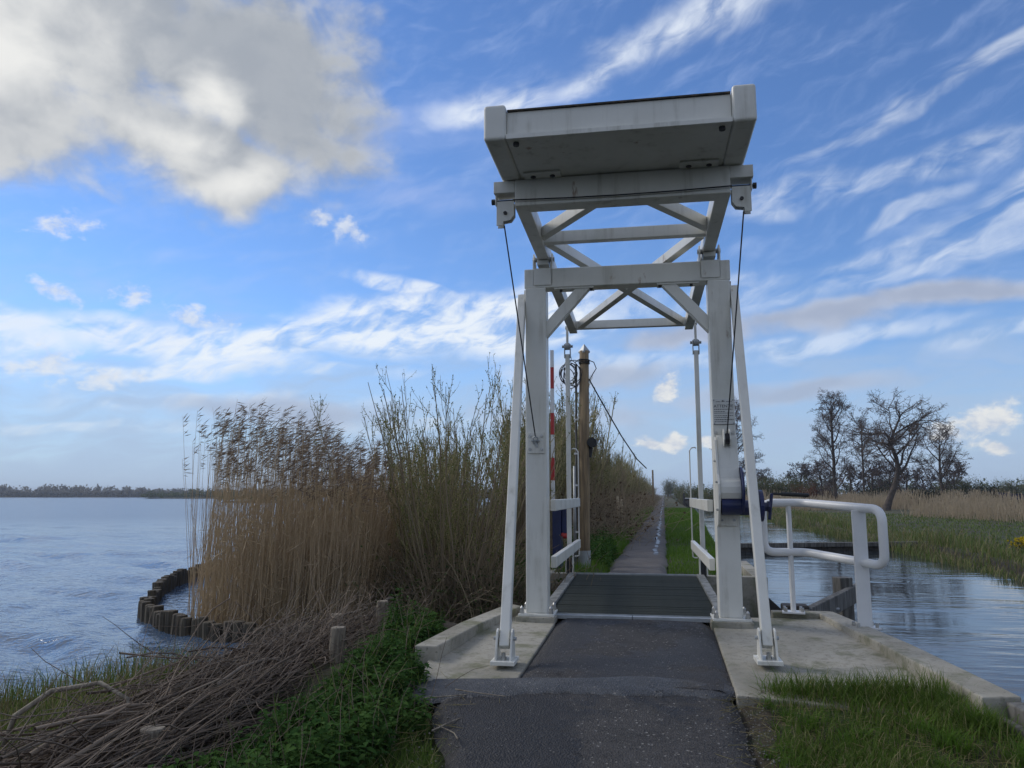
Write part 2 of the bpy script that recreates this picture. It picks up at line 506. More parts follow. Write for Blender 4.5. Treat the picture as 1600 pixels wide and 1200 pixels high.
def _concrete(g, p, out):
    o = g.coord('Object')
    a = g.noise(o, 0.9, 7, 0.62)
    b = g.noise(o, 14, 5, 0.6)
    fine = g.noise(o, 120, 3, 0.6)
    base = g.mix(g.ramp(a, 0.32, 0.68), (0.40, 0.375, 0.315, 1), (0.235, 0.22, 0.175, 1))
    base = g.mix(g.mul(g.ramp(b, 0.50, 0.70), 0.5), base, (0.15, 0.145, 0.11, 1))
    sx = g.node('ShaderNodeSeparateXYZ')
    g.link(o, sx.inputs[0])
    tide = g.ramp(g.m('MULTIPLY_ADD', g.sub(a, 0.5), 0.25, sx.outputs[2]), -0.62, -0.38, 0.85, 0.0)
    base = g.mix(tide, base, (0.035, 0.038, 0.024, 1))
    pits = g.mul(g.ramp(g.noise(o, 34, 3, 0.5), 0.64, 0.70), 0.6)
    base = g.mix(pits, base, (0.10, 0.095, 0.075, 1))
    moss = g.mul(g.ramp(g.noise(o, 2.3, 6, 0.65), 0.50, 0.66), 0.75)
    base = g.mix(moss, base, (0.13, 0.135, 0.065, 1))
    g.put(p.inputs['Base Color'], base)
    p.inputs['Roughness'].default_value = 0.9
    bump(g, p, g.add(g.mul(b, 0.6), g.mul(fine, 0.4)), 0.006)
mat('concrete', _concrete)

def asphalt(name, dark, pale, wet):
    def fn(g, p, out):
        o = g.coord('Object')
        grit = g.node('ShaderNodeTexVoronoi')
        g.link(o, grit.inputs['Vector'])
        grit.inputs['Scale'].default_value = 75
        stone = g.node('ShaderNodeSeparateColor')
        g.link(grit.outputs['Color'], stone.inputs[0])
        sx = g.node('ShaderNodeSeparateXYZ')
        g.link(o, sx.inputs[0])
        patch = g.add(g.noise(o, 1.1, 6, 0.6, 0.3), g.ramp(sx.outputs[0], -1.6, -0.2, 0.20, -0.03))
        damp = g.ramp(g.add(patch, g.mul(g.noise(o, 9, 4, 0.6), 0.25)), 0.56, 0.66)
        base = g.mix(g.ramp(g.noise(o, 5, 5, 0.6), 0.3, 0.7), (*dark, 1), (*pale, 1))
        base = g.mix(g.mul(g.ramp(stone.outputs[0], 0.3, 1.0), 0.75), base, (pale[0] * 1.5, pale[1] * 1.5, pale[2] * 1.5, 1))
        spark = g.ramp(stone.outputs[1], 0.975, 0.982)
        base = g.mix(g.mul(spark, 0.8), base, (0.26, 0.25, 0.23, 1))
        ck = g.node('ShaderNodeTexVoronoi', feature='DISTANCE_TO_EDGE')
        ck.inputs['Scale'].default_value = 0.9
        wv = g.node('ShaderNodeVectorMath', operation='MULTIPLY_ADD')
        g.link(g.noise(o, 2.5, 5, 0.65, color=True), wv.inputs[0])
        wv.inputs[1].default_value = (0.7, 0.7, 0.7)
        g.link(o, wv.inputs[2])
        g.link(wv.outputs[0], ck.inputs['Vector'])
        crack = g.mul(g.ramp(ck.outputs['Distance'], 0.004, 0.012, 1.0, 0.0), g.ramp(g.noise(o, 0.8, 2, 0.5), 0.47, 0.56))
        base = g.mix(g.mul(crack, 0.8), base, (0.008, 0.008, 0.009, 1))
        mud = g.mul(g.ramp(g.noise(g.scaled(o, (1.2, 0.7, 1), loc=(7, 2, 0)), 1.0, 6, 0.65), 0.55, 0.72), 0.45)
        base = g.mix(mud, base, (0.075, 0.062, 0.048, 1))
        base = g.mix(g.mul(damp, wet), base, (dark[0] * 0.35, dark[1] * 0.35, dark[2] * 0.4, 1))
        g.put(p.inputs['Base Color'], base)
        g.put(p.inputs['Roughness'], g.ramp(damp, 0, 1, 0.85, 0.60))
        p.inputs['Specular IOR Level'].default_value = 0.35
        bump(g, p, g.add(grit.outputs['Distance'], g.mul(g.noise(o, 35, 4, 0.7), 0.9)), 0.009)
    return mat(name, fn)
asphalt('asphalt', (0.036, 0.034, 0.033), (0.060, 0.056, 0.053), 0.75)
asphalt('asphalt_ramp', (0.034, 0.032, 0.032), (0.052, 0.049, 0.048), 0.35)
asphalt('tar_patch', (0.058, 0.062, 0.068), (0.090, 0.094, 0.100), 0.35)

def _path(g, p, out):
    o = g.coord('Object')
    sx = g.node('ShaderNodeSeparateXYZ')
    g.link(o, sx.inputs[0])
    n = g.noise(o, 2.5, 6, 0.62)
    base = g.mix(g.ramp(n, 0.3, 0.7), (0.085, 0.075, 0.068, 1), (0.135, 0.120, 0.108, 1))
    wob = g.noise(g.scaled(o, (0.8, 0.7, 1)), 1.0, 5, 0.65)
    off = g.add(sx.outputs[0], g.mul(g.sub(wob, 0.5), 0.35))
    pud = g.mul(g.ramp(g.m('ABSOLUTE', g.add(off, 0.20)), 0.025, 0.065, 1.0, 0.0),
                g.mul(g.ramp(sx.outputs[1], 15.5, 17), g.ramp(g.noise(o, 1.3, 5, 0.6), 0.38, 0.52)))
    g.put(p.inputs['Base Color'], g.mix(pud, base, (0.03, 0.028, 0.026, 1)))
    g.put(p.inputs['Roughness'], g.ramp(pud, 0, 1, 0.88, 0.28))
    b = g.node('ShaderNodeBump')
    b.inputs['Distance'].default_value = 0.01
    g.link(g.mul(g.noise(o, 40, 4, 0.6), g.sub(1.0, pud)), b.inputs['Height'])
    g.link(b.outputs[0], p.inputs['Normal'])
mat('path_surface', _path)

def _soil(g, p, out):
    o = g.coord('Object')
    n = g.noise(o, 1.6, 7, 0.6)
    sx = g.node('ShaderNodeSeparateXYZ')
    g.link(o, sx.inputs[0])
    green = g.mix(g.ramp(n, 0.35, 0.65), (0.038, 0.060, 0.015, 1), (0.060, 0.075, 0.022, 1))
    mud = g.mix(g.ramp(g.noise(o, 5, 5, 0.6), 0.3, 0.7), (0.042, 0.033, 0.022, 1), (0.075, 0.058, 0.038, 1))
    straw = (0.15, 0.125, 0.06, 1)
    f = g.ramp(g.add(n, g.mul(g.noise(o, 9, 4, 0.6), 0.3)), 0.55, 0.75)
    base = g.mix(f, green, mud)
    far = g.mul(g.ramp(sx.outputs[1], 30, 60), g.ramp(g.noise(o, 0.35, 5, 0.6), 0.45, 0.62))
    base = g.mix(g.mul(far, 0.6), base, straw)
    base = g.mix(g.ramp(sx.outputs[2], -0.62, -0.45, 1.0, 0.0), base, (0.030, 0.025, 0.018, 1))
    g.put(p.inputs['Base Color'], base)
    p.inputs['Roughness'].default_value = 0.95
    bump(g, p, g.noise(o, 12, 6, 0.7), 0.05)
mat('soil', _soil)

def _water(g, p, out):
    o = g.coord('Object')
    sx = g.node('ShaderNodeSeparateXYZ')
    g.link(o, sx.inputs[0])
    lake = g.ramp(sx.outputs[0], -5.5, -3.0, 1.0, 0.0)
    # wind roughens the open lake away from the sheltered shore
    dx, dy = g.add(sx.outputs[0], 4.0), g.sub(sx.outputs[1], 9.0)
    open_ = g.mul(g.ramp(g.m('SQRT', g.m('MULTIPLY_ADD', dx, dx, g.mul(dy, dy))), 12.0, 75.0), lake)
    g.put(p.inputs['Base Color'], g.mix(lake, (0.030, 0.038, 0.044, 1), (0.066, 0.106, 0.172, 1)))
    g.put(p.inputs['Roughness'], g.add(0.045, g.mul(open_, 0.20)))
    p.inputs['IOR'].default_value = 1.333
    gust = g.ramp(g.noise(g.scaled(o, (0.05, 0.10, 1)), 1.0, 3, 0.5), 0.3, 0.7, 0.5, 1.3)
    mid = g.noise(g.scaled(o, (3.2, 5.2, 1), rot=(0, 0, R(20))), 1.0, 3, 0.55, 0.4)
    fine = g.noise(g.scaled(o, (9.0, 14.0, 1), rot=(0, 0, R(8))), 1.0, 2, 0.5)
    calm = g.noise(g.scaled(o, (0.5, 1.9, 1), rot=(0, 0, R(-12))), 1.0, 3, 0.5, 0.5)
    calm2 = g.noise(g.scaled(o, (1.6, 6.0, 1), rot=(0, 0, R(-8))), 1.0, 3, 0.5)
    patch = g.ramp(g.noise(g.scaled(o, (0.16, 0.30, 1), loc=(4, 1, 0)), 1.0, 3, 0.5), 0.40, 0.62, 0.25, 1.2)
    hl = g.mul(g.mul(g.add(g.mul(mid, 0.050), g.mul(fine, 0.016)), g.mul(lake, gust)), g.sub(1.0, open_))
    hc = g.mul(g.mul(g.add(g.mul(calm, 0.019), g.mul(calm2, 0.0075)), patch), g.sub(1.0, lake))
    bump(g, p, g.add(hl, hc), 1.0)
mat('water', _water)

# ------------------------------------------------------------------ the ground as one sheet
WATER_Z = -0.75
NEAR = [(2.2, 6.1), (1.72, 8.95), (-1.75, 8.75), (-3.2, 8.95), (-3.6, 8.2), (-3.95, 7.2), (-4.5, 6.6), (-5.3, 5.9), (-6.3, 5.2), (-9, 3.4), (-16, -1), (-40, -10), (-40, -80), (40, -80), (3.6, -6), (2.6, 3.5)]
DIKE = [(-1.9, 12.15), (1.45, 12.15), (1.3, 14), (1.6, 25), (2.2, 45), (2.6, 60), (2.6, 150), (5, 400), (9, 900), (-60, 900), (-14, 400), (-7.5, 150), (-6, 60), (-5.5, 30), (-5.2, 18), (-5.0, 12.5), (-4.4, 10.5), (-3.0, 10.3), (-2.2, 11)]
EAST = [(14, 8), (9.6, 14), (8.3, 18), (8.3, 21), (8.7, 24.4), (8.9, 29.3), (8.4, 36.7), (8.5, 44.5), (9.8, 66.7), (9.5, 95), (8.5, 150), (9, 400), (9, 3000), (3000, 3000), (3000, -100), (60, -60)]
FAR = [(-3000, -400), (-900, 400), (-509, 518), (-385, 545), (-200, 590), (-25, 640), (9, 640), (9, 3000), (-3000, 3000)]

def sdist(poly, x, y):
    """distance to the outline, positive inside"""
    x, y = np.asarray(x, float), np.asarray(y, float)
    best = np.full(x.shape, 1e18)
    inside = np.zeros(x.shape, bool)
    n = len(poly)
    for i in range(n):
        (ax, ay), (bx, by) = poly[i], poly[(i + 1) % n]
        ex, ey = bx - ax, by - ay
        t = np.clip(((x - ax) * ex + (y - ay) * ey) / (ex * ex + ey * ey), 0, 1)
        best = np.minimum(best, (x - ax - t * ex) ** 2 + (y - ay - t * ey) ** 2)
        cond = (ay > y) != (by > y)
        with np.errstate(divide='ignore', invalid='ignore'):
            xi = ax + (y - ay) / (by - ay if by != ay else 1e-12) * ex
        inside ^= cond & (x < xi)
    return np.where(inside, 1, -1) * np.sqrt(best)

def sstep(a, b, x):
    t = np.clip((x - a) / (b - a), 0, 1)
    return t * t * (3 - 2 * t)

_rs = np.random.RandomState(5)
_waves = [(_rs.uniform(0.4, 5.5), _rs.uniform(0, 6.3), _rs.uniform(0, 6.3)) for _ in range(22)]
def rough(x, y):
    s = 0
    for k, a, p in _waves:
        s = s + np.sin(k * (x * math.cos(a) + y * math.sin(a)) + p) / (1 + k)
    return s * 0.16

def road_z(y):
    return np.interp(y, [-60, 0, 4.6, 6.0, 6.3, 8.6, 9.2], [-0.6, -0.5, -0.33, -0.19, -0.16, -0.07, -0.07])

def land(x, y):
    x, y = np.asarray(x, float), np.asarray(y, float)
    rr = rough(x, y)
    zn = road_z(y) - 0.10 * np.clip(-1.9 - x, 0, 1.3) + 0.12 * rr - 0.02
    under = sstep(0.0, 0.18, np.minimum(np.minimum(x + 2.0, 0.62 - x), 8.9 - y))
    zn = zn - 0.07 * under
    zn = zn - 0.30 * sstep(0.0, 0.25, np.minimum(np.minimum(x + 2.3, 2.2 - x), y - 6.1))
    zn = np.where(x > 0.6, zn + 0.03 * sstep(0.7, 1.2, x), zn)
    on_path = sstep(0.0, 0.15, np.minimum(x + 1.1, 0.15 - x))
    zd = 0.03 + 0.10 * rr - 0.09 * on_path
    zd = np.where(x < -1.6, zd - 0.18 * sstep(-1.6, -3, x), zd)
    zd = np.where((x < -1.9) & (y < 15), zd - 0.62 * sstep(-1.9, -2.8, x) * sstep(15, 12, y), zd)
    ze = -0.50 + 0.10 * rr + 0.14 * sstep(20, 70, y)
    zf = 0.2 + 0.4 * rr
    out = np.full(x.shape, -2.2)
    for poly, z, a, b in ((NEAR, zn, -0.35, 0.30), (DIKE, zd, -0.55, 0.35), (EAST, ze, -0.5, 0.45), (FAR, zf, -8, 8)):
        k = sstep(a, b, sdist(poly, x, y))
        out = np.maximum(out, -2.2 + (z + 2.2) * k)
    return out

def axis(lo, hi, step, far, grow):
    a = list(np.arange(lo, hi, step))
    s, v = step, hi
    while v < far:
        a.append(v)
        s *= grow
        v += s
    a.append(far)
    s, v = step, lo
    left = []
    while v > -far:
        s *= grow
        v -= s
        left.append(v)
    return np.array(left[::-1] + a)

gx, gy = axis(-8, 4, 0.16, 3000, 1.032), axis(0, 15, 0.16, 3000, 1.032)
GX, GY = np.meshgrid(gx, gy)
GZ = land(GX, GY)
nx, ny = len(gx), len(gy)
gv = np.stack([GX.ravel(), GY.ravel(), GZ.ravel()], 1)
ii = (np.arange(ny - 1)[:, None] * nx + np.arange(nx - 1)[None, :]).ravel()
gt = np.concatenate([np.stack([ii, ii + 1, ii + nx + 1], 1), np.stack([ii, ii + nx + 1, ii + nx], 1)])
gm = np_mesh('ground', gv, gt)
gm.shade_smooth()
structure('ground', gm, MATS['soil'])
def spaced(a, b, step, grow):
    out = [a]
    while abs(out[-1] - a) < abs(b - a):
        out.append(out[-1] + math.copysign(step + grow * abs(out[-1] - a), b - a))
    out[-1] = b
    return np.array(out)
# one sheet, finely divided on the lake near the shore where single wavelets show
wx = np.concatenate([[-3500, -800, -250], spaced(-2.6, -75, 0.055, 0.013)[::-1], [0, 3, 30, 250, 3500]])
wy = np.concatenate([[-3500, -300, -20, 0], spaced(2.0, 90, 0.055, 0.013), [150, 400, 1200, 3500]])
WX, WY = np.meshgrid(wx, wy)
wr = np.random.RandomState(12)
cell = 0.055 + 0.013 * np.maximum(np.abs(WX + 2.6), np.abs(WY - 2.0))
hgt = np.zeros(WX.shape)
for lam in (0.30, 0.36, 0.43, 0.52, 0.63, 0.75, 0.9, 1.1, 1.35, 1.7, 2.1, 2.7):
    for _ in range(2):
        th = wr.normal(math.radians(62), 0.5)
        k = 2 * math.pi / lam
        ph = k * (WX * math.cos(th) + WY * math.sin(th)) + wr.uniform(0, 6.3) + 0.9 * np.sin(0.9 * WX + 1.7 * WY + wr.uniform(0, 6.3))
        steep = 0.078 * (1.0 if lam < 1 else 0.75)
        hgt += steep / k * (np.sin(ph) + 0.25 * np.sin(2 * ph + 0.6)) * sstep(0.33, 0.16, cell / lam)
gustm = 0.75 + 0.5 * np.clip(rough(WX * 0.22, WY * 0.30) * 3 + 0.4, 0, 1.2)
shelter = sstep(-3.0, -5.0, WX) * sstep(-75, -60, WX) * sstep(90, 70, WY) * sstep(2.0, 3.0, WY)
inner = sstep(-0.3, 0.6, sdist([(-3.2, 9.95), (-4.6, 9.75), (-6.0, 9.95), (-7.3, 10.6), (-8.6, 11.85), (-9.6, 13.6), (-10.7, 15.7), (-11.4, 19.5), (-3, 19.5)], WX, WY))
hgt = hgt * gustm * shelter * (1 - 0.8 * inner)
nwx, nwy = len(wx), len(wy)
qi = (np.arange(nwy - 1)[:, None] * nwx + np.arange(nwx - 1)[None, :]).ravel()
wme = np_mesh('water', np.stack([WX.ravel(), WY.ravel(), WATER_Z + hgt.ravel()], 1), np.concatenate([np.stack([qi, qi + 1, qi + nwx + 1], 1), np.stack([qi, qi + nwx + 1, qi + nwx], 1)]))
wme.shade_smooth()
structure('water', wme, MATS['water'])

def strip(name, x0f, x1f, ys, zf, material, nxs=14, crown=0.0):
    """a paved strip between two edge curves, with a little thickness at its edges"""
    vs, fs = [], []
    for y in ys:
        a, b = x0f(y), x1f(y)
        for k in range(nxs + 1):
            t = k / nxs
            x = a + (b - a) * t
            e = min(t, 1 - t)
            z = zf(x, y) + crown * (1 - (2 * t - 1) ** 2) - (0.05 if k in (0, nxs) else 0.0)
            vs.append((x, y, z))
    m = nxs + 1
    for j in range(len(ys) - 1):
        for k in range(nxs):
            fs.append((j * m + k, j * m + k + 1, (j + 1) * m + k + 1, (j + 1) * m + k))
    mb = MB().add(vs, fs)
    me = mb.mesh(name, smooth=True)
    return structure(name, me, MATS[material])

def wig(y, s, a=0.03):
    return a * (math.sin(y * 3.1 + s) + 0.6 * math.sin(y * 7.7 + 2 * s) + 0.4 * math.sin(y * 15.3 + 3 * s)) / 2
ys_near = list(np.arange(-20, 2, 0.8)) + list(np.arange(2, 6.08, 0.08))
strip('asphalt_road', lambda y: float(np.interp(y, [-20, 4.6, 5.5, 6.2], [-1.3, -1.30, -1.62, -1.95])) + wig(y, 1, 0.05), lambda y: 0.47 + wig(y, 4), ys_near,
      lambda x, y: float(road_z(y)) + 0.015 * float(rough(x * 1.5, y * 1.5)), 'asphalt', 22, 0.03)
strip('asphalt_ramp', lambda y: -1.16, lambda y: 0.48 - 0.03 * (y - 6.2) / 2.2, list(np.arange(6.05, 8.50, 0.07)),
      lambda x, y: float(road_z(y)) + 0.022, 'asphalt_ramp', 14, 0.012)
# the lumpy band of tar where road and ramp meet
vs, fs = [], []
xs = np.arange(-1.95, 0.50, 0.03)
prof = [(-0.24, -0.06), (-0.19, 0.000), (-0.09, 0.012), (0.02, 0.020), (0.09, 0.016), (0.15, 0.004), (0.20, -0.05)]
for x in xs:
    k = 1 - 0.7 * abs((x + 0.7) / 1.3) ** 4
    for dy, dz in prof:
        y = 6.02 + 0.10 * math.sin(x * 1.1 + 0.6) + dy * (1.0 + 0.18 * math.sin(x * 6.0) * math.sin(x * 2.3)) + 0.05 * (x + 0.7)
        if x > 0.30:
            dzz = (x - 0.30) / 0.2
            y -= dy * dzz * 0.75
            dz = dz - 0.07 * dzz ** 2
        y += (0.012 * math.sin(17 * x) * math.sin(5.3 * x + 1) + 0.012 * math.sin(41 * x)) if dy < -0.1 else 0.0
        vs.append((float(x), y, float(road_z(y)) + 0.006 + dz * k * 0.7 + 0.004 * math.sin(9 * x + 20 * dy) + 0.03 * (1 - min(1.0, ((x + 0.73) / 1.22) ** 2))))
for i in range(len(xs) - 1):
    for j in range(len(prof) - 1):
        a = i * len(prof) + j
        fs.append((a, a + len(prof), a + len(prof) + 1, a + 1))
structure('tar_joint', MB().add(vs, fs).mesh('tar_joint', True), MATS['tar_patch'])
# far footpath with puddles, a little hollow where the water stands
ys_far = [12.18] + list(np.arange(12.4, 30, 0.4)) + list(np.arange(30, 120, 2.0)) + list(np.arange(120, 620, 12.0))
strip('footpath', lambda y: -0.97 + wig(y * 0.6, 2, 0.07), lambda y: 0.03 + wig(y * 0.6, 5, 0.05), ys_far,
      lambda x, y: 0.035 + 0.008 * float(rough(x, y)), 'path_surface', 10, 0.02)

# ------------------------------------------------------------------ concrete abutments
ab = MB()
def slab(poly, ztop, zbot):
    """a block on the outline poly; ztop is a function of the place"""
    n = len(poly)
    vs = [(x, y, ztop(x, y)) for x, y in poly] + [(x, y, zbot) for x, y in poly]
    fs = [tuple(range(n)), tuple(range(2 * n - 1, n - 1, -1))]
    for i in range(n):
        j = (i + 1) % n
        fs.append((i, n + i, n + j, j))
    ab.add(vs, fs)
pad_z = lambda x, y: float(road_z(y)) + 0.015
slab([(-1.155, 6.02), (-1.155, 8.80), (-1.78, 8.74), (-1.96, 7.4), (-2.02, 6.6), (-1.90, 5.98)][::-1][::-1], pad_z, -1.7)
slab([(0.475, 6.00), (1.95, 5.72), (2.02, 6.2), (1.86, 7.2), (1.66, 8.94), (0.455, 8.85)], pad_z, -1.7)
slab([(-1.155, 8.56), (0.455, 8.56), (0.455, 8.82), (-1.155, 8.80)], lambda x, y: -0.11, -1.7)
def kerb(inner, outer, z, zb):
    for i in range(len(inner) - 1):
        q = [inner[i], inner[i + 1], outer[i + 1], outer[i]]
        zz = [z[i], z[i + 1], z[i + 1], z[i]]
        vs = [(x, y, zz[k]) for k, (x, y) in enumerate(q)] + [(x, y, zb) for x, y in q]
        ab.add(vs, [(0, 1, 2, 3), (7, 6, 5, 4), (0, 4, 5, 1), (1, 5, 6, 2), (2, 6, 7, 3), (3, 7, 4, 0)])
kerb([(-1.60, 8.74), (-1.82, 7.6), (-1.93, 6.55)], [(-1.78, 8.92), (-2.02, 7.7), (-2.13, 6.55)], [0.02, -0.005, -0.025], -1.7)
kerb([(1.12, 8.96), (1.60, 8.98), (1.80, 7.4), (1.99, 5.72)], [(1.12, 9.14), (1.77, 9.16), (2.05, 7.45), (2.25, 5.78)], [-0.005, -0.005, -0.02, -0.05], -1.7)
# plinths below the two posts
for s in (-1, 1):
    px, py = -0.36 + s * 1.005, 8.5 + s * 0.025
    ab.box(px - 0.21, px + 0.21, py - 0.23, py + 0.21, -0.3, -0.022)
structure('concrete_abutment', ab, MATS['concrete'], bevel=0.012)
fa = MB()
fa.box(-1.95, 1.46, 12.06, 12.24, -2.0, 0.055)
fa.box(-1.95, -1.75, 12.24, 14.0, -2.0, 0.05)
fa.box(1.27, 1.46, 12.24, 15.0, -2.0, 0.05)
structure('far_abutment', fa, MATS['concrete'], bevel=0.012)

# ------------------------------------------------------------------ the drawbridge
WP = MATS['white_paint']
bridge = thing('drawbridge', 'white steel drawbridge with a counterweight box raised above its two posts', 'drawbridge', (-0.36, 8.5, 0), R(1.4))
PU = 1.005
STEEL = MATS['steel']
def bolt(mb, p, d, r=0.014, h=0.022, n=6):
    p, d = Vector(p), Vector(d).normalized()
    mb.cyl(p, p + d * h, r, n)
    mb.cyl(p + d * h, p + d * h * 1.8, r * 0.55, n)
for s in (-1, 1):
    u = s * PU
    pm = MB().box(u - 0.117, u + 0.117, -0.12, 0.12, 0.0, 3.568)
    post = pm.build('post', WP, bridge, 0.012, seg=3)
    MB().box(u - 0.19, u + 0.19, -0.20, 0.19, -0.022, 0.003).build('base_plate', WP, post, 0.004)
    for du in (-0.155, 0.155):
        for dv in (-0.16, 0.145):
            nb = MB().cyl((u + du, dv, 0.003), (u + du, dv, 0.030), 0.026, 6).cyl((u + du, dv, 0.030), (u + du, dv, 0.062), 0.021, 10)
            nb.cyl((u + du, dv, 0.062), (u + du, dv, 0.082), 0.018, 10, 0.006)
            nb.build('anchor_nut', STEEL, post)
# portal beam with its fork plates, end plates and knee braces
pb = MB().box(-1.135, 1.135, -0.10, 0.10, 3.570, 3.795).build('portal_beam', WP, bridge, 0.010)
for s in (-1, 1):
    kb = MB().bar((s * 0.93, -0.02, 3.045), (s * 0.43, -0.02, 3.605), 0.12, 0.115, (0, 1, 0)).build('knee_brace', WP, bridge, 0.006)
    MB().box(min(s * 0.35, s * 0.80), max(s * 0.35, s * 0.80), -0.09, 0.06, 3.552, 3.5685).build('flange_plate', WP, kb, 0.003)
    fb_ = MB()
    for q in (0.38, 0.72):
        fb_.cyl((s * q, -0.055, 3.552), (s * q, -0.055, 3.525), 0.017, 6)
    fb_.build('bolts', MATS['black_plastic'], kb)['kind'] = 'stuff'
    u = s * 0.925
    fk = MB()
    for du in (-0.105, 0.105):
        fk.prism([(-0.10, 3.60), (0.10, 3.60), (0.10, 3.90), (0.055, 3.985), (-0.055, 3.985), (-0.10, 3.90)], (u + du - 0.008, 0, 0), (0, 1, 0), (0, 0, 1), 0.016)
    fk.box(u - 0.097, u + 0.097, -0.114, -0.1025, 3.60, 3.797)
    fork = fk.build('pivot_fork', WP, bridge, 0.003)
    MB().cyl((u - 0.125, 0, 3.93), (u + 0.125, 0, 3.93), 0.028, 12).build('pivot_pin', MATS['galvanised'], fork)
# balance frame
def fz(v): return 3.995 - 0.030 * v          # axis height of the frame along its length
for s in (-1, 1):
    u = s * 0.925
    am = MB().bar((u, -1.62, fz(-1.62)), (u * 0.975, 3.58, fz(3.58)), 0.135, 0.19, w1=0.125, h1=0.16)
    arm = am.build('balance_arm', WP, bridge, 0.008)
    MB().box(u - 0.065, u + 0.065, -0.09, 0.09, fz(0) - 0.15, fz(0) - 0.095).build('pivot_block', WP, arm, 0.004)
def cross(name, v, u0, w, h, bev=0.006):
    return MB().bar((-u0, v, fz(v)), (u0, v, fz(v)), w, h).build(name, WP, bridge, bev)
cross('cross_beam', -0.50, 0.86, 0.10, 0.125)
cross('cross_beam', 3.38, 0.84, 0.10, 0.125)
for s in (-1, 1):
    MB().bar((s * 0.87, -0.62, fz(-0.6) + 0.003 * s), (s * 0.26, -1.43, fz(-1.4) + 0.003 * s), 0.09, 0.115).build('frame_brace', WP, bridge, 0.005)
MB().bar((-0.80, -0.40, fz(-0.4) + 0.002), (0.76, 3.32, fz(3.3) + 0.002), 0.10, 0.11).build('diagonal_brace', WP, bridge, 0.005)
MB().bar((0.80, -0.40, fz(-0.4) - 0.004), (-0.76, 3.32, fz(3.3) - 0.004), 0.10, 0.10).build('diagonal_brace', WP, bridge, 0.005)
# rear beam below the counterweight, with the two sheave brackets
eb = MB().box(-0.985, 0.985, -1.66, -1.47, 3.945, 4.205)
end_beam = eb.build('rear_beam', WP, bridge, 0.006)
for s in (-1, 1):
    ear = MB()
    ear.box(min(s * 0.987, s * 1.19), max(s * 0.987, s * 1.19), -1.655, -1.475, 4.085, 4.20)
    for k in (0.985, 1.175):
        ear.box(s * k - 0.006, s * k + 0.006, -1.62, -1.50, 3.98, 4.086)
    ear.build('beam_ear', WP, end_beam, 0.004)
for s in (-1, 1):
    u = s * 1.085
    out = [(-0.085 * s, 4.02), (0.085 * s, 4.02), (0.085 * s, 3.78), (0.025 * s, 3.78), (0.020 * s, 3.82), (-0.05 * s, 3.83), (-0.085 * s, 3.88)]
    if s < 0:
        out = out[::-1]
    br = MB()
    for v in (-1.60, -1.525):
        br.prism(out, (u, v, 0), (1, 0, 0), (0, 0, 1), 0.010)
    bk = br.build('sheave_bracket', WP, bridge, 0.003)
    MB().cyl((u, -1.625, 3.90), (u, -1.51, 3.90), 0.018, 8).build('sheave_pin', MATS['black_plastic'], bk)
    MB().cyl((u - 0.01, -1.592, 3.885), (u - 0.01, -1.545, 3.885), 0.062, 18).build('sheave', MATS['galvanised'], bk)
    hp = MB().cyl((s * 0.93, -1.56, 4.035), (s * 1.225, -1.56, 4.035), 0.016, 8)
    hp.cyl((s * 0.925, -1.56, 4.035), (s * 0.955, -1.56, 4.035), 0.030, 8).cyl((s * 1.195, -1.56, 4.035), (s * 1.225, -1.56, 4.035), 0.030, 8)
    hp.build('hinge_pin', MATS['black_plastic'], bk)
# counterweight box
cw = MB().box(-0.925, 0.925, -2.435, -1.50, 4.216, 4.478).build('counterweight', WP, bridge, 0.006)
MB().box(-0.925, 0.925, -2.488, -2.437, 4.214, 4.256).build('lower_lip', WP, cw, 0.003)
MB().box(-0.920, 0.920, -2.455, -1.51, 4.479, 4.492).build('roof_felt', MATS['tar_edge'], cw)
for s in (-1, 1):
    MB().box(min(s * 0.927, s * 1.115), max(s * 0.927, s * 1.115), -2.50, -1.49, 4.207, 4.525).build('end_cap', WP, cw, 0.028, seg=4)
    for q, v in ((0.62, -1.72), (0.80, -1.72), (0.85, -2.40)):
        MB().cyl((s * q, v, 4.216), (s * q, v, 4.188), 0.026, 8).build('drain_plug', MATS['black_plastic'], cw)
    fp = MB().box(s * 0.71 - 0.17, s * 0.71 + 0.17, -1.80, -1.67, 4.196, 4.2135).build('fixing_plate', WP, cw, 0.002)
# hanging rods that carry the far end of the deck
for s in (-1, 1):
    u = s * 0.995
    rod = MB().bar((u, 3.5, 0.40), (u, 3.5, 3.46), 0.070, 0.050, (0, 1, 0)).build('hanging_rod', WP, bridge, 0.008)
    for d in (-0.045, 0.045):
        MB().box(u + d - 0.007, u + d + 0.007, 3.46, 3.54, 3.40, 3.62).build('clevis', MATS['galvanised'], rod, 0.004)
    MB().cyl((u - 0.085, 3.5, 3.585), (u + 0.085, 3.5, 3.585), 0.022, 10).cyl((u - 0.035, 3.5, 3.585), (u + 0.035, 3.5, 3.585), 0.055, 14).build('clevis_pin', MATS['galvanised'], rod)
    MB().bar((u, 3.5, 3.60), (u, 3.5, fz(3.5) + 0.02), 0.035, 0.05, (0, 1, 0)).build('hanger_link', WP, rod)
    MB().cyl((s * 0.90, 3.5, fz(3.5)), (u + s * 0.03, 3.5, fz(3.5)), 0.03, 10).build('arm_pin', WP, rod)
    for d in (-0.052, 0.052):
        MB().box(u + d - 0.010, u + d + 0.010, 3.45, 3.55, 0.06, 0.44).build('lower_clevis', WP, rod, 0.004)
    MB().box(u - 0.036, u + 0.036, 3.46, 3.54, 0.02, 0.30).build('rubber_block', MATS['black_plastic'], rod, 0.01)
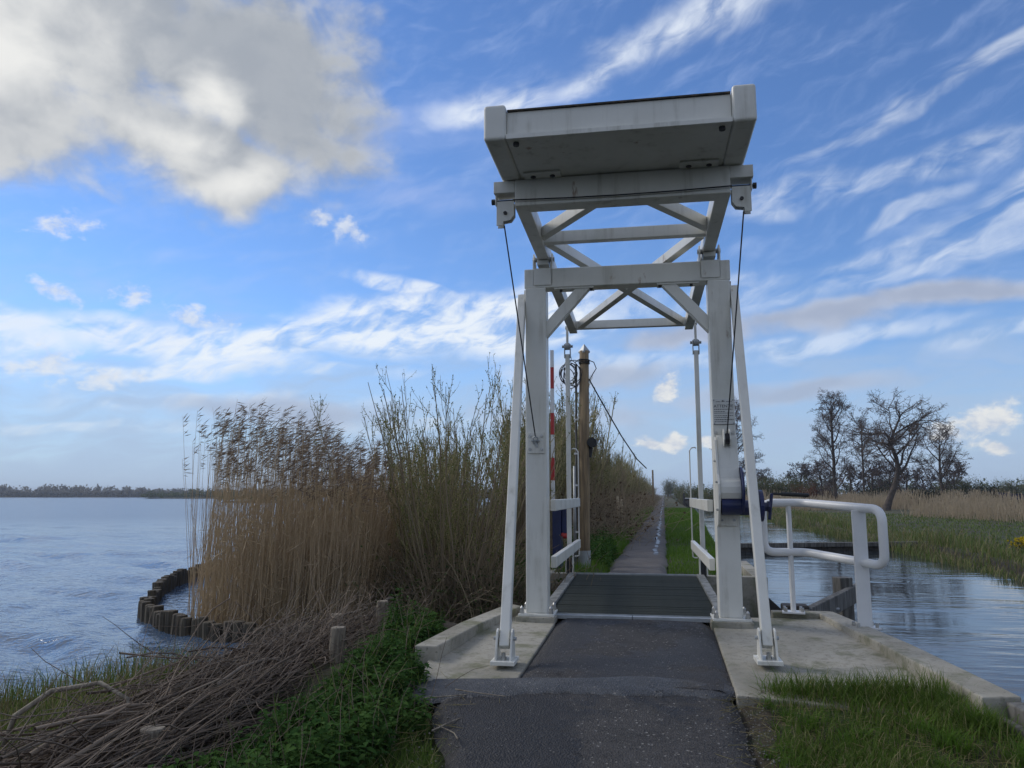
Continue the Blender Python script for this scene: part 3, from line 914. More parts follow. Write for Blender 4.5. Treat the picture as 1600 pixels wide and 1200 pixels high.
# deck: boards between two worn edge strips, on girders
def dz(v): return -0.018 + 0.022 * v
deck = thing('deck', None, None)
deck.parent = bridge
me_b = MB().box(-0.885, 0.885, -0.051, 0.051, -0.03, 0.0).mesh('deck_board')
me_b.materials.append(MATS['deck_grey'])
rng = random.Random(3)
for k in range(31):
    v = 0.125 + k * 0.109
    b = link('deck_board', me_b, None, deck)
    b.location = (0, v, dz(v) + rng.uniform(-0.002, 0.002))
    b.rotation_euler = (0.022, rng.uniform(-0.001, 0.001), 0)
for s in (-1, 1):
    for k in range(8):
        v0, v1 = 0.11 + k * 0.424, 0.11 + (k + 1) * 0.424 - 0.006
        MB().bar((s * 0.943, v0, dz(v0) + 0.002), (s * 0.943, v1, dz(v1) + 0.002), 0.105, 0.05).build('edge_strip', MATS['deck_edge'], deck, 0.003)
    MB().bar((s * 0.86, 0.1, dz(0.1) - 0.14), (s * 0.86, 3.5, dz(3.5) - 0.14), 0.10, 0.20).build('girder', WP, deck)
    MB().box(min(s * 0.004, s * 0.835), max(s * 0.004, s * 0.835), -0.05, 0.030, -0.06, -0.020).build('threshold_plate', MATS['galvanised'], deck, 0.003)
MB().box(-0.90, 0.90, 0.052, 0.062, -0.06, -0.014).build('front_edge', MATS['galvanised'], deck)
MB().box(-1.02, 1.02, 3.545, 3.575, -0.02, 0.072).build('far_edge', MATS['galvanised'], deck)
# side rails reach back from the posts, with the thin latch rods at their ends
for s in (-1, 1):
    for z, h in ((1.135, 0.125), (0.515, 0.125)):
        MB().box(s * 0.85 - 0.03, s * 0.85 + 0.03, 0.122, 3.46, z - h / 2, z + h / 2).build('side_rail', WP, bridge, 0.006)
    u = s * 0.845
    lr = MB().tube([(u + s * 0.10, 3.49, 1.95), (u + s * 0.075, 3.49, 1.965), (u + s * 0.03, 3.48, 1.955), (u, 3.475, 1.91), (u, 3.475, 0.40), (u, 3.475, 0.34), (u + s * 0.03, 3.475, 0.325), (u + s * 0.07, 3.475, 0.325)], 0.010, 8)
    lr.build('latch_rod', WP, bridge, smooth=True)
# struts that lean on the outside of the posts, with their feet bolted to the concrete
for s, foot in ((-1, (-1.019, -1.976)), (1, (1.119, -1.70))):
    top = Vector((s * 1.172, -0.02, 3.50))
    fx, fy = foot
    fzz = -0.095 if s < 0 else -0.075
    base = Vector((fx, fy, fzz + 0.09))
    st = MB().bar(base, top, 0.085, 0.085, (0, 1, 0)).build('strut', WP, bridge, 0.008)
    pl = MB()
    for d in (-0.062, 0.062):
        pl.prism([(-0.10, fzz), (0.12, fzz), (0.07, fzz + 0.22), (0.02, fzz + 0.24), (-0.02, fzz + 0.22)], (fx + d - 0.008, fy, 0), (0, 1, 0), (0, 0, 1), 0.016)
    pl.box(fx - 0.10, fx + 0.10, fy - 0.13, fy + 0.13, fzz - 0.03, fzz + 0.002)
    pl.build('foot_bracket', WP, st, 0.003)
    MB().cyl((fx - 0.095, fy + 0.02, fzz + 0.16), (fx + 0.095, fy + 0.02, fzz + 0.16), 0.016, 8).build('foot_bolt', MATS['galvanised'], st)
    bolt_m = MB().cyl((fx, fy - 0.06, fzz), (fx, fy - 0.06, fzz + 0.03), 0.024, 6).cyl((fx, fy - 0.06, fzz + 0.03), (fx, fy - 0.06, fzz + 0.06), 0.018, 10)
    bolt_m.build('anchor_nut', STEEL, st)
    MB().box(min(s * 1.123, s * 1.142), max(s * 1.123, s * 1.142), -0.07, 0.05, 3.28, 3.56).build('top_plate', WP, st, 0.004)
# fixed end of the cable on the left post
cl = MB().box(-PU - 0.09, -PU + 0.09, -0.137, -0.1215, 1.70, 1.93).build('anchor_plate', WP, bridge, 0.003)
ab_ = MB()
for du in (-0.065, 0.065):
    for z in (1.745, 1.89):
        bolt(ab_, (-PU + du, -0.137, z), (0, -1, 0), 0.017, 0.012)
ab_.build('bolts', STEEL, cl)['kind'] = 'stuff'
sh = MB().tube([(-PU - 0.018, -0.150, 1.80), (-PU - 0.030, -0.165, 1.83), (-PU - 0.022, -0.175, 1.868), (-PU, -0.178, 1.882), (-PU + 0.022, -0.175, 1.868), (-PU + 0.030, -0.165, 1.83), (-PU + 0.018, -0.150, 1.80)], 0.0075, 6)
sh.bar((-PU + 0.004, -0.160, 1.83), (-PU + 0.012, -0.150, 1.765), 0.016, 0.016).cyl((-PU - 0.045, -0.165, 1.836), (-PU + 0.045, -0.165, 1.836), 0.010, 8)
sh.build('shackle', MATS['galvanised'], cl)
CB = MATS['cable_black']
MB().tube([(-1.105, -1.555, 3.80), (-PU, -0.170, 1.875)], 0.0068, 6).build('lifting_cable', CB, bridge)
MB().tube([(1.105, -1.555, 3.80), (PU + 0.012, -0.235, 1.86)], 0.0068, 6).build('lifting_cable', CB, bridge)
MB().tube([(-0.995, -1.69, 3.995), (-0.5, -1.69, 3.982), (0, -1.69, 3.978), (0.5, -1.69, 3.982), (0.995, -1.69, 3.995)], 0.0065, 6).build('lifting_cable', CB, bridge)
# hand winch on the right post
wn = thing('winch', None, None)
wn.parent = bridge
side = [(-0.122, 0.93), (-0.155, 0.93), (-0.165, 1.16), (-0.20, 1.185), (-0.30, 1.19), (-0.355, 1.215), (-0.385, 1.27), (-0.385, 1.33), (-0.355, 1.385), (-0.30, 1.42), (-0.255, 1.52), (-0.205, 1.68), (-0.155, 1.86), (-0.122, 1.88)]
cover_top = [(v, z) for v, z in side if z > 1.17]
MB().prism([(v, z) for v, z in cover_top] + [(-0.122, 1.19)], (PU - 0.085, 0, 0), (0, 1, 0), (0, 0, 1), 0.205).build('winch_cover', WP, wn, 0.006)
MB().prism([(-0.122, 0.92), (-0.21, 0.95), (-0.34, 1.10), (-0.395, 1.25), (-0.395, 1.36), (-0.30, 1.46), (-0.18, 1.82), (-0.122, 1.86)], (PU - 0.109, 0, 0), (0, 1, 0), (0, 0, 1), 0.022).build('side_plate', WP, wn, 0.003)
MB().box(PU - 0.085, PU + 0.085, -0.150, -0.1215, 0.93, 1.185).build('mounting_plate', WP, wn, 0.004)
sb = MB()
for z, v in ((1.60, -0.19), (1.38, -0.32), (1.10, -0.30)):
    bolt(sb, (PU - 0.109, v, z), (-1, 0, 0), 0.014, 0.012)
for du, z in ((-0.06, 0.99), (0.06, 0.99)):
    bolt(sb, (PU + du, -0.150, z), (0, -1, 0), 0.014, 0.010)
sb.build('bolts', MATS['galvanised'], wn)['kind'] = 'stuff'
NV = MATS['paint_navy']
MB().cyl((PU - 0.075, -0.265, 1.145), (PU + 0.125, -0.265, 1.145), 0.098, 24).build('drum', NV, wn, smooth=False)
dk = MB().cyl((PU + 0.123, -0.245, 1.30), (PU + 0.143, -0.245, 1.30), 0.235, 36)
dk.build('gear_disc', NV, wn, 0.004)
MB().cyl((PU + 0.10, -0.245, 1.12), (PU + 0.31, -0.245, 1.12), 0.075, 20).cyl((PU + 0.295, -0.245, 1.14), (PU + 0.335, -0.245, 1.14), 0.16, 28).build('gear_housing', NV, wn, 0.004)
MB().cyl((PU + 0.33, -0.245, 1.13), (PU + 0.395, -0.245, 1.13), 0.045, 14).cyl((PU + 0.385, -0.245, 1.13), (PU + 0.41, -0.245, 1.13), 0.065, 6).build('crank_hub', NV, wn)
cr = MB().bar((PU + 0.395, -0.245, 1.00), (PU + 0.43, -0.245, 1.265), 0.028, 0.05, (0, 1, 0)).build('crank_arm', NV, wn, 0.006)
MB().cyl((PU + 0.43, -0.245, 1.262), (PU + 0.515, -0.245, 1.258), 0.014, 10).build('crank_pin', MATS['black_plastic'], wn)
MB().tube([(PU + 0.515, -0.245, 1.258), (PU + 0.53, -0.245, 1.257), (PU + 0.78, -0.245, 1.246), (PU + 0.79, -0.245, 1.245)], [0.014, 0.020, 0.021, 0.015], 12).build('crank_grip', MATS['black_plastic'], wn, smooth=False)
# guide pulley above the winch
pg = MB()
for d in (-0.030, 0.030):
    pg.prism([(-0.12, 1.72), (-0.235, 1.76), (-0.285, 1.82), (-0.270, 1.90), (-0.20, 1.935), (-0.12, 1.93)], (PU + 0.012 + d - 0.006, 0, 0), (0, 1, 0), (0, 0, 1), 0.012)
pgo = pg.build('guide_bracket', WP, wn, 0.003)
MB().cyl((PU - 0.012, -0.225, 1.83), (PU + 0.036, -0.225, 1.83), 0.055, 20).build('guide_pulley', MATS['black_plastic'], pgo)
b4 = MB()
for du, z in ((-0.085, 1.90), (0.085, 1.90), (-0.045, 1.79), (0.075, 1.79)):
    bolt(b4, (PU + du, -0.1215, z), (0, -1, 0), 0.016, 0.014)
b4.build('bolts', STEEL, pgo)['kind'] = 'stuff'
# notice on the right post
nt = MB().box(PU - 0.112, PU + 0.112, -0.128, -0.1205, 1.985, 2.262).build('notice_plate', MATS['sign_white'], bridge, 0.002)
ink = MATS['sign_ink']
tc = bpy.data.curves.new('heading', 'FONT')
tc.body = 'ATTENTIE'
tc.size = 0.045
tc.align_x = 'CENTER'
tc.extrude = 0.0006
_tmp = bpy.data.objects.new('heading_curve', tc)
COL.objects.link(_tmp)
_me = bpy.data.meshes.new_from_object(_tmp.evaluated_get(bpy.context.evaluated_depsgraph_get()))
bpy.data.objects.remove(_tmp)
bpy.data.curves.remove(tc)
_me.materials.clear()
to = link('heading', _me, ink, nt)
to['kind'] = 'stuff'
to.location = (PU, -0.1288, 2.168)
to.rotation_euler = (R(90), 0, 0)
ln = MB()
rng = random.Random(11)
def text_line(z, x0, x1, h):
    x = x0
    while x < x1:
        w = rng.uniform(0.006, 0.020)
        ln.box(PU + x, PU + min(x + w, x1), -0.1293, -0.1282, z, z + h)
        x += w + 0.0045
for z, x0, x1, h in ((2.145, -0.098, 0.098, 0.007), (2.122, -0.098, 0.012, 0.006), (2.105, -0.098, 0.098, 0.006), (2.078, -0.098, 0.098, 0.006), (2.060, -0.098, 0.060, 0.006),
                     (2.035, -0.098, 0.098, 0.008), (2.014, -0.098, 0.030, 0.006)):
    text_line(z, x0, x1, h)
ln.box(PU - 0.11, PU + 0.11, -0.1293, -0.1282, 1.986, 1.991)
text_line(2.228, -0.075, -0.03, 0.006)
text_line(2.228, 0.03, 0.085, 0.006)
ln.add([(PU - 0.02, -0.129, 2.228), (PU + 0.022, -0.129, 2.234), (PU - 0.012, -0.129, 2.246)], [(0, 1, 2)])
ln.build('small_print', ink, nt)['kind'] = 'stuff'
ns = MB()
for du in (-0.098, 0.098):
    for z in (2.0, 2.246):
        bolt(ns, (PU + du, -0.128, z), (0, -1, 0), 0.008, 0.004)
ns.build('screws', MATS['galvanised'], nt)['kind'] = 'stuff'

# ------------------------------------------------------------------ tube railing on the right-hand kerb
rail = thing('tube_railing', 'white bent tube railing on two bolted posts along the concrete edge', 'railing', (1.333, 8.946, -0.01))
RO = Vector((1.333, 8.946, -0.01))
def rnd(pts, r, n=6):
    """polyline with rounded corners"""
    out = [Vector(pts[0])]
    for i in range(1, len(pts) - 1):
        a, b, c = Vector(pts[i - 1]), Vector(pts[i]), Vector(pts[i + 1])
        k = min(r, (a - b).length * 0.45, (c - b).length * 0.45)
        p, q = b + (a - b).normalized() * k, b + (c - b).normalized() * k
        for j in range(n + 1):
            t = j / n
            out.append(p * (1 - t) ** 2 + b * 2 * t * (1 - t) + q * t * t)
    out.append(Vector(pts[-1]))
    return out
hi, lo = 1.165, 0.635
A, B, Cc = (1.055, 8.90), (1.49, 8.965), (2.04, 8.0)
loop = [(A[0], A[1], (hi + lo) / 2), (A[0], A[1], hi), (B[0], B[1], hi), (Cc[0], Cc[1], hi - 0.055), (Cc[0], Cc[1], lo - 0.055), (B[0], B[1], lo), (A[0], A[1], lo), (A[0], A[1], (hi + lo) / 2)]
lp = [p - RO for p in rnd(loop, 0.12)]
MB().tube(lp, 0.044, 16, cap=False).build('handrail', MATS['paint_white_clean'], rail, smooth=True)
def at_r(x, y, z): return Vector((x, y, z)) - RO
tp = MB().cyl(at_r(1.333, 8.942, 0.0), at_r(1.333, 8.942, 1.14), 0.028, 12).build('thin_post', MATS['paint_white_clean'], rail)
bp = MB().add(*(lambda m: (m.v, m.f))(MB().box(-0.115, 0.115, -0.085, 0.085, 0.0, 0.018))).build('base_plate', MATS['paint_white_clean'], tp, 0.003)
bp.location = (0, -0.004, 0.006)
bp.rotation_euler = (0, 0, R(-8))
for du in (-0.085, 0.085):
    for dv in (-0.055, 0.055):
        nn = MB().cyl((du, dv, 0.018), (du, dv, 0.042), 0.018, 6).cyl((du, dv, 0.042), (du, dv, 0.062), 0.015, 10).build('anchor_nut', STEEL, bp)
        nn.parent = tp
        nn.location = bp.location
ang = math.atan2(Cc[1] - B[1], Cc[0] - B[0])
fx, fy = 1.885, 8.235
fpst = MB().box(-0.068, 0.068, -0.012, 0.012, -0.05, 1.10).build('flat_post', MATS['paint_white_clean'], rail, 0.003)
fpst.location = Vector((fx, fy, -0.0)) - RO
fpst.rotation_euler = (0, 0, R(11))
b2 = MB().box(-0.12, 0.12, -0.085, 0.085, -0.035, -0.017).build('base_plate', MATS['paint_white_clean'], fpst, 0.003)
for du in (-0.09, 0.09):
    for dv in (-0.055, 0.055):
        MB().cyl((du, dv, -0.017), (du, dv, 0.007), 0.018, 6).cyl((du, dv, 0.007), (du, dv, 0.027), 0.015, 10).build('anchor_nut', STEEL, fpst)

# ------------------------------------------------------------------ timber in and along the canal
OT = MATS['old_timber']
t = thing('fender_post', 'square weathered timber post standing in the canal behind the tube railing', 'post', (2.63, 12.75, WATER_Z))
MB().box(-0.105, 0.105, -0.105, 0.105, -1.2, 0.76).build('shaft', OT, t, 0.012)
t.rotation_euler = (0, 0, R(25))
t = thing('fender_beam', 'long grey timber fender beam fixed in front of the canal post', 'beam', (2.3, 11.8, -0.33))
MB().bar((-0.80, -1.62, 0), (0.66, 1.34, 0.10), 0.10, 0.25).build('beam', OT, t, 0.012)
fbb = MB()
for k in (0.12, 0.35):
    q = Vector((-0.80, -1.62, 0)).lerp(Vector((1.45, 2.95, 0)), k)
    fbb.cyl(q + Vector((0.03, -0.03, 0)), q + Vector((0.075, -0.035, 0)), 0.022, 8)
fbb.build('bolts', MATS['galvanised'], t)['kind'] = 'stuff'
t = thing('mooring_pile', 'dark squat timber pile in the water beside the right-hand strut', 'pile', (1.62, 10.75, WATER_Z))
MB().box(-0.16, 0.16, -0.13, 0.13, -1.0, 0.60).build('shaft', MATS['wet_timber'], t, 0.02)
MB().add([(-0.34, -0.14, -1), (-0.19, -0.14, -1), (-0.19, -0.14, 0.56), (-0.34, -0.14, 0.70), (-0.34, -0.06, -1), (-0.19, -0.06, -1), (-0.19, -0.06, 0.56), (-0.34, -0.06, 0.70)], [(0, 1, 2, 3), (7, 6, 5, 4), (1, 0, 4, 5), (2, 1, 5, 6), (3, 2, 6, 7), (0, 3, 7, 4)]).build('guard_board', MATS['black_plastic'], t, 0.006)
t = thing('timber_dam', 'long low dark timber beam lying across the canal', 'beam', (6.2, 30.2, WATER_Z))
for k in range(7):
    x0, x1 = -4.2 + k * 1.18, -4.2 + (k + 1) * 1.18 - 0.02
    MB().bar((x0, x0 * 0.36, 0.22), (x1, x1 * 0.36, 0.22), 0.26, 0.15).build('cap_beam', MATS['old_timber'], t, 0.01)
    for j in range(6):
        a0, a1 = x0 + j * 0.193, x0 + (j + 1) * 0.193 - 0.012
        MB().bar((a0, a0 * 0.36, -0.22), (a1, a1 * 0.36, -0.22), 0.09, 0.72).build('plank', MATS['wet_timber'], t)
t = thing('edge_board', 'weathered timber edging board continuing the concrete kerb at bottom right', 'board', (2.22, 5.72, -0.2))
MB().bar((-0.02, 0.03, 0.045), (0.36, -2.9, -0.03), 0.13, 0.16).build('top_board', OT, t, 0.01)
MB().bar((-0.14, 0.03, -0.10), (0.22, -2.9, -0.15), 0.06, 0.28).build('side_board', OT, t, 0.008)
MB().bar((0.02, 0.0, -0.36), (0.38, -2.9, -0.4), 0.06, 0.5).build('lower_board', MATS['wet_timber'], t)

# ------------------------------------------------------------------ pole, cable, boom, posts beyond the bridge
t = thing('utility_pole', 'round wooden utility pole with a pointed cap and a coil of black cable', 'utility pole', (-1.375, 13.55, 0.0))
PW = MATS['pole_wood']
MB().tube([(0, 0, -0.5), (0, 0, 0.5), (0.02, 0, 2.0), (0.045, 0, 3.80)], [0.105, 0.103, 0.095, 0.082], 18).build('shaft', PW, t, smooth=True)
MB().tube([(0.045, 0, 3.76), (0.045, 0, 3.79), (0.045, 0, 3.92)], [0.10, 0.105, 0.01], 4).build('cap', MATS['galvanised'], t)
MB().tube([(0, 0, -0.3), (0, 0, 0.30)], 0.112, 18).build('steel_sleeve', MATS['galvanised'], t)
pp = MB().cyl((-0.135, -0.03, 0.0), (-0.10, -0.03, 3.55), 0.020, 8).build('cable_duct', MATS['old_timber'], t, smooth=True)
MB().cyl((-0.150, -0.04, 0.0), (-0.145, -0.04, 1.75), 0.028, 8).build('duct_guard', MATS['galvanised'], t, smooth=True)
cl_ = MB()
for z in (0.6, 1.4, 1.95, 2.55, 3.15, 3.38):
    cl_.box(-0.15, -0.07, -0.065, -0.02, z, z + 0.03)
cl_.build('clips', MATS['paint_white_clean'], t)['kind'] = 'stuff'
cb = MB()
rng = random.Random(5)
for k in range(7):
    r1, r2, a = rng.uniform(0.10, 0.16), rng.uniform(0.17, 0.27), rng.uniform(-0.5, 0.5)
    cx, cz = -0.20 + rng.uniform(-0.06, 0.05), 3.36 + rng.uniform(-0.05, 0.06)
    pts = []
    for j in range(25):
        q = 2 * math.pi * j / 24
        x, z = r1 * math.cos(q), r2 * math.sin(q)
        pts.append((cx + x * math.cos(a) - z * math.sin(a), -0.09 + 0.03 * math.sin(q * 2 + k), cz + x * math.sin(a) + z * math.cos(a)))
    cb.tube(pts, 0.008, 5, cap=False)
cb.tube([(-0.12, -0.09, 3.58), (-0.02, -0.10, 3.64), (0.10, -0.09, 3.63), (0.22, -0.06, 3.58), (0.26, -0.04, 3.47), (0.20, -0.03, 3.38), (0.13, -0.02, 3.26)], 0.009, 6)
cb.tube([(-0.20, -0.08, 3.60), (-0.24, -0.08, 3.70), (-0.19, -0.08, 3.72), (-0.17, -0.08, 3.62)], 0.005, 5)
for z in (3.60, 3.63, 3.57):
    cb.tube([(0.045 + 0.095 * math.cos(q), 0.095 * math.sin(q), z) for q in np.linspace(0, 6.283, 17)], 0.009, 5)
cb.build('cable_coil', CB, t, smooth=True)['kind'] = 'stuff'
MB().tube([(0.13, -0.02, 3.28), (0.35, 0.6, 2.85), (0.60, 1.4, 2.38), (0.85, 2.4, 1.98), (1.02, 3.4, 1.82)], 0.013, 6).build('drop_cable', CB, t, smooth=True)
jb = MB().cyl((0.165, -0.09, 2.16), (0.165, 0.07, 2.16), 0.085, 16).bar((0.10, 0, 2.05), (0.17, 0, 2.14), 0.05, 0.05).bar((0.12, 0, 1.90), (0.15, 0, 2.10), 0.05, 0.06)
jb.build('round_bracket', MATS['black_plastic'], t)
# raised boom with its pedestal
t = thing('boom_barrier', 'raised red and white striped boom on a dark blue pedestal behind the left post', 'boom barrier', (-1.80, 12.95, 0.0))
MB().box(-0.02, 0.12, -0.16, 0.14, -0.05, 1.14).build('pedestal', NV, t, 0.01)
MB().box(0.125, 0.21, -0.07, 0.06, 0.62, 1.02).build('side_box', NV, t, 0.008)
MB().cyl((0.15, -0.10, 0.58), (0.24, -0.10, 0.58), 0.045, 14).cyl((0.14, -0.12, 0.60), (0.14, -0.02, 0.60), 0.03, 10).build('red_knob', MATS['paint_red'], t)
z = 1.14
tone = 0
zs = [1.14, 1.49, 1.87, 2.26, 2.63, 3.05, 3.42, 3.72]
for i in range(len(zs) - 1):
    MB().box(-0.055, 0.003, -0.03, 0.03, zs[i], zs[i + 1] - 0.0005).build('boom_stripe', MATS['paint_white_clean' if i % 2 == 0 else 'paint_red'], t, 0.004)
for k, (x, y, h) in enumerate([(-1.47, 25.5, 1.25), (-1.40, 26.4, 1.15)]):
    t = thing('pale_stake', ['pale thin stake leaning in the hedge foot, nearer of two', 'pale thin stake in the hedge foot, the farther of two'][k], 'stake', (x, y, -0.05), 0, 'pale stakes at the hedge foot')
    MB().tube([(0, 0, -0.2), (0.01, 0, 0.6), (-0.01, 0.02, h)], [0.045, 0.042, 0.038], 8).build('shaft', MATS['reed_pale'], t, smooth=True)
t = thing('distant_pole', 'thin bare pole far off where the hedge meets the sky', 'pole', (-1.15, 88, 0))
MB().tube([(0, 0, -0.2), (0, 0, 4.0)], [0.12, 0.09], 8).build('shaft', PW, t)

# ------------------------------------------------------------------ plants: arrays of tubes, blades and leaves
def unit(a):
    return a / np.maximum(np.linalg.norm(a, axis=-1, keepdims=True), 1e-9)

def np_tubes(P, rad, sides=3):
    """P: paths x points x 3, rad: paths x points"""
    N, m, _ = P.shape
    T = unit(np.gradient(P, axis=1))
    ref = np.where(np.abs(T[:, :1, :1]) < 0.8, np.array([1., 0, 0]), np.array([0, 1., 0]))
    A = unit(np.cross(T, np.broadcast_to(ref, T.shape)))
    B = np.cross(T, A)
    q = 2 * np.pi * np.arange(sides) / sides
    V = P[:, :, None, :] + rad[:, :, None, None] * (A[:, :, None, :] * np.cos(q)[None, None, :, None] + B[:, :, None, :] * np.sin(q)[None, None, :, None])
    base = (np.arange(N) * m * sides)[:, None, None]
    j, k = np.meshgrid(np.arange(m - 1), np.arange(sides), indexing='ij')
    a, b = j * sides + k, j * sides + (k + 1) % sides
    t = np.stack([np.stack([a, b, b + sides], -1), np.stack([a, b + sides, a + sides], -1)], 2).reshape(-1, 3)
    tris = (t[None] + base).reshape(-1, 3)
    return V.reshape(-1, 3), tris

def np_blades(P, H, W, lean, rs, bend=0.5):
    """grass blades: ribbons of two bends on the points P"""
    n = len(P)
    a = rs.uniform(0, 2 * np.pi, n)
    side = np.stack([np.cos(a), np.sin(a), np.zeros(n)], 1)
    d = np.stack([-np.sin(a), np.cos(a), np.zeros(n)], 1) * (lean * rs.uniform(0.2, 1.0, n))[:, None]
    up = np.array([0, 0, 1.])
    H = H[:, None]
    m1 = P + up * H * 0.5 + d * H * 0.35
    tip = P + up * H * (1 - 0.25 * bend) + d * H * (0.7 + bend)
    w = side * W[:, None] / 2
    V = np.stack([P - w, P + w, m1 - w * 0.8, m1 + w * 0.8, tip], 1).reshape(-1, 3)
    t = np.array([[0, 1, 3], [0, 3, 2], [2, 3, 4]])
    return V, (t[None] + (np.arange(n) * 5)[:, None, None]).reshape(-1, 3)

def np_leaves(P, D, Nn, L, W, fold=0.15):
    """pointed leaves folded along the middle: base P, direction D, face Nn"""
    n = len(P)
    D = unit(D)
    S = unit(np.cross(D, Nn))
    U = np.cross(S, D)
    L, W = L[:, None], W[:, None]
    pts = [P, P + D * L * 0.30 + S * W * 0.5 + U * W * fold, P + D * L * 0.30 - S * W * 0.5 + U * W * fold, P + D * L * 0.45 - U * W * 0.05,
           P + D * L * 0.70 + S * W * 0.30 + U * W * fold * 0.4, P + D * L * 0.70 - S * W * 0.30 + U * W * fold * 0.4, P + D * L - U * L * 0.10]
    V = np.stack(pts, 1).reshape(-1, 3)
    t = np.array([[0, 1, 3], [0, 3, 2], [1, 4, 3], [2, 3, 5], [3, 4, 6], [3, 6, 5]])
    return V, (t[None] + (np.arange(n) * 7)[:, None, None]).reshape(-1, 3)

def np_chips(P, D, Nn, L, W):
    """the simplest leaf: two triangles"""
    n = len(P)
    D = unit(D)
    S = unit(np.cross(D, Nn))
    L, W = L[:, None], W[:, None]
    V = np.stack([P, P + D * L * 0.5 + S * W * 0.5, P + D * L, P + D * L * 0.5 - S * W * 0.5], 1).reshape(-1, 3)
    t = np.array([[0, 1, 2], [0, 2, 3]])
    return V, (t[None] + (np.arange(n) * 4)[:, None, None]).reshape(-1, 3)

def joined(parts):
    vs, ts, o = [], [], 0
    for v, t in parts:
        vs.append(v)
        ts.append(t + o)
        o += len(v)
    return np.concatenate(vs), np.concatenate(ts)

def walk(P0, D0, L, m, rs, curl=0.15, up=0.0, droop=0.0):
    """m points of a wandering shoot from each start P0 along D0"""
    n = len(P0)
    out = [P0]
    d = unit(D0)
    step = (L / (m - 1))[:, None]
    for k in range(m - 1):
        d = unit(d + rs.normal(0, curl, (n, 3)) + np.array([0, 0, up]) - np.array([0, 0, droop]) * k / m)
        out.append(out[-1] + d * step)
    return np.stack(out, 1)

def along(P, idx, t):
    """points and directions at fraction t of the paths idx"""
    m = P.shape[1]
    f = t * (m - 1)
    i = np.clip(f.astype(int), 0, m - 2)
    w = (f - i)[:, None]
    a, b = P[idx, i], P[idx, i + 1]
    return a * (1 - w) + b * w, unit(b - a)

def sprout(P, per, t0, t1, length, rs, m=4, curl=0.2, up=0.1, spread=0.8, keep=0.6):
    """side shoots from the paths P"""
    n = len(P)
    idx = np.repeat(np.arange(n), per)
    t = rs.uniform(t0, t1, len(idx))
    p, d = along(P, idx, t)
    L = length * rs.uniform(0.5, 1.2, len(idx)) * (1.15 - 0.55 * t)
    dd = d * keep + rs.normal(0, spread, (len(idx), 3)) * np.array([1, 1, 0.6])
    return walk(p, dd, L, m, rs, curl, up)

def taper(P, r0, r1, rs=None, vary=0.25):
    n, m, _ = P.shape
    r = np.linspace(r0, r1, m)[None, :].repeat(n, 0)
    if rs is not None:
        r = r * rs.uniform(1 - vary, 1 + vary, (n, 1))
    return r

def dots(P, per, t0, t1, L, W, rs):
    idx = np.repeat(np.arange(len(P)), per)
    p, d = along(P, idx, rs.uniform(t0, t1, len(idx)))
    n = len(p)
    dd = d * 0.8 + rs.normal(0, 0.6, (n, 3))
    return np_chips(p, dd, rs.normal(0, 1, (n, 3)) + 1e-3, L * rs.uniform(0.6, 1.3, n), W * rs.uniform(0.7, 1.3, n))

def scatter(poly, n, rs, keep=None):
    xs, ys_ = [q[0] for q in poly], [q[1] for q in poly]
    out = np.zeros((0, 2))
    while len(out) < n:
        p = rs.uniform((min(xs), min(ys_)), (max(xs), max(ys_)), (n * 2, 2))
        ok = sdist(poly, p[:, 0], p[:, 1]) > 0
        if keep is not None:
            ok &= keep(p[:, 0], p[:, 1], rs)
        out = np.concatenate([out, p[ok]])
    p = out[:n]
    return np.stack([p[:, 0], p[:, 1], land(p[:, 0], p[:, 1])], 1)

def stuff(name, vt, material, parent=None, label=None, cat=None):
    o = link(name, np_mesh(name, *vt), MATS[material], parent)
    o['kind'] = 'stuff'
    if parent is None:
        tag(o, label, cat)
    return o

# ---- log palisade round the reed bed
rng = random.Random(21)
log_meshes = []
for k in range(6):
    r = rng.uniform(0.072, 0.095)
    mb = MB().tube([(0, 0, -1.0), (rng.uniform(-0.01, 0.01), rng.uniform(-0.01, 0.01), 0.30), (0.0, 0.0, 0.365), (0, 0, 0.375)], [r, r * 0.98, r * 0.95, r * 0.8], 9)
    me = mb.mesh('log')
    me.materials.append(MATS['log_wood'])
    log_meshes.append(me)
pal = thing('log_palisade', 'curved palisade of short upright logs round the reed bed in the lake', 'palisade', (-7, 11, WATER_Z))
ring = [(-3.2, 9.95), (-3.7, 9.85), (-4.6, 9.75), (-5.3, 9.80), (-6.0, 9.95), (-6.65, 10.2), (-7.3, 10.6), (-8.0, 11.2), (-8.6, 11.85), (-8.98, 12.6), (-9.6, 13.6), (-10.2, 14.6), (-10.7, 15.7), (-11.2, 17.4), (-11.4, 19.5)]
acc = 0.0
for (ax, ay), (bx, by) in zip(ring[:-1], ring[1:]):
    d = math.hypot(bx - ax, by - ay)
    while acc < d:
        t_ = acc / d
        o = link('log', rng.choice(log_meshes), None, pal)
        o.location = (ax + (bx - ax) * t_ + 7 + rng.uniform(-0.02, 0.02), ay + (by - ay) * t_ - 11 + rng.uniform(-0.02, 0.02), rng.uniform(-0.15, -0.04))
        o.rotation_euler = (rng.uniform(-0.05, 0.05), rng.uniform(-0.05, 0.05), rng.uniform(0, 6))
        acc += rng.uniform(0.155, 0.20)
    acc -= d

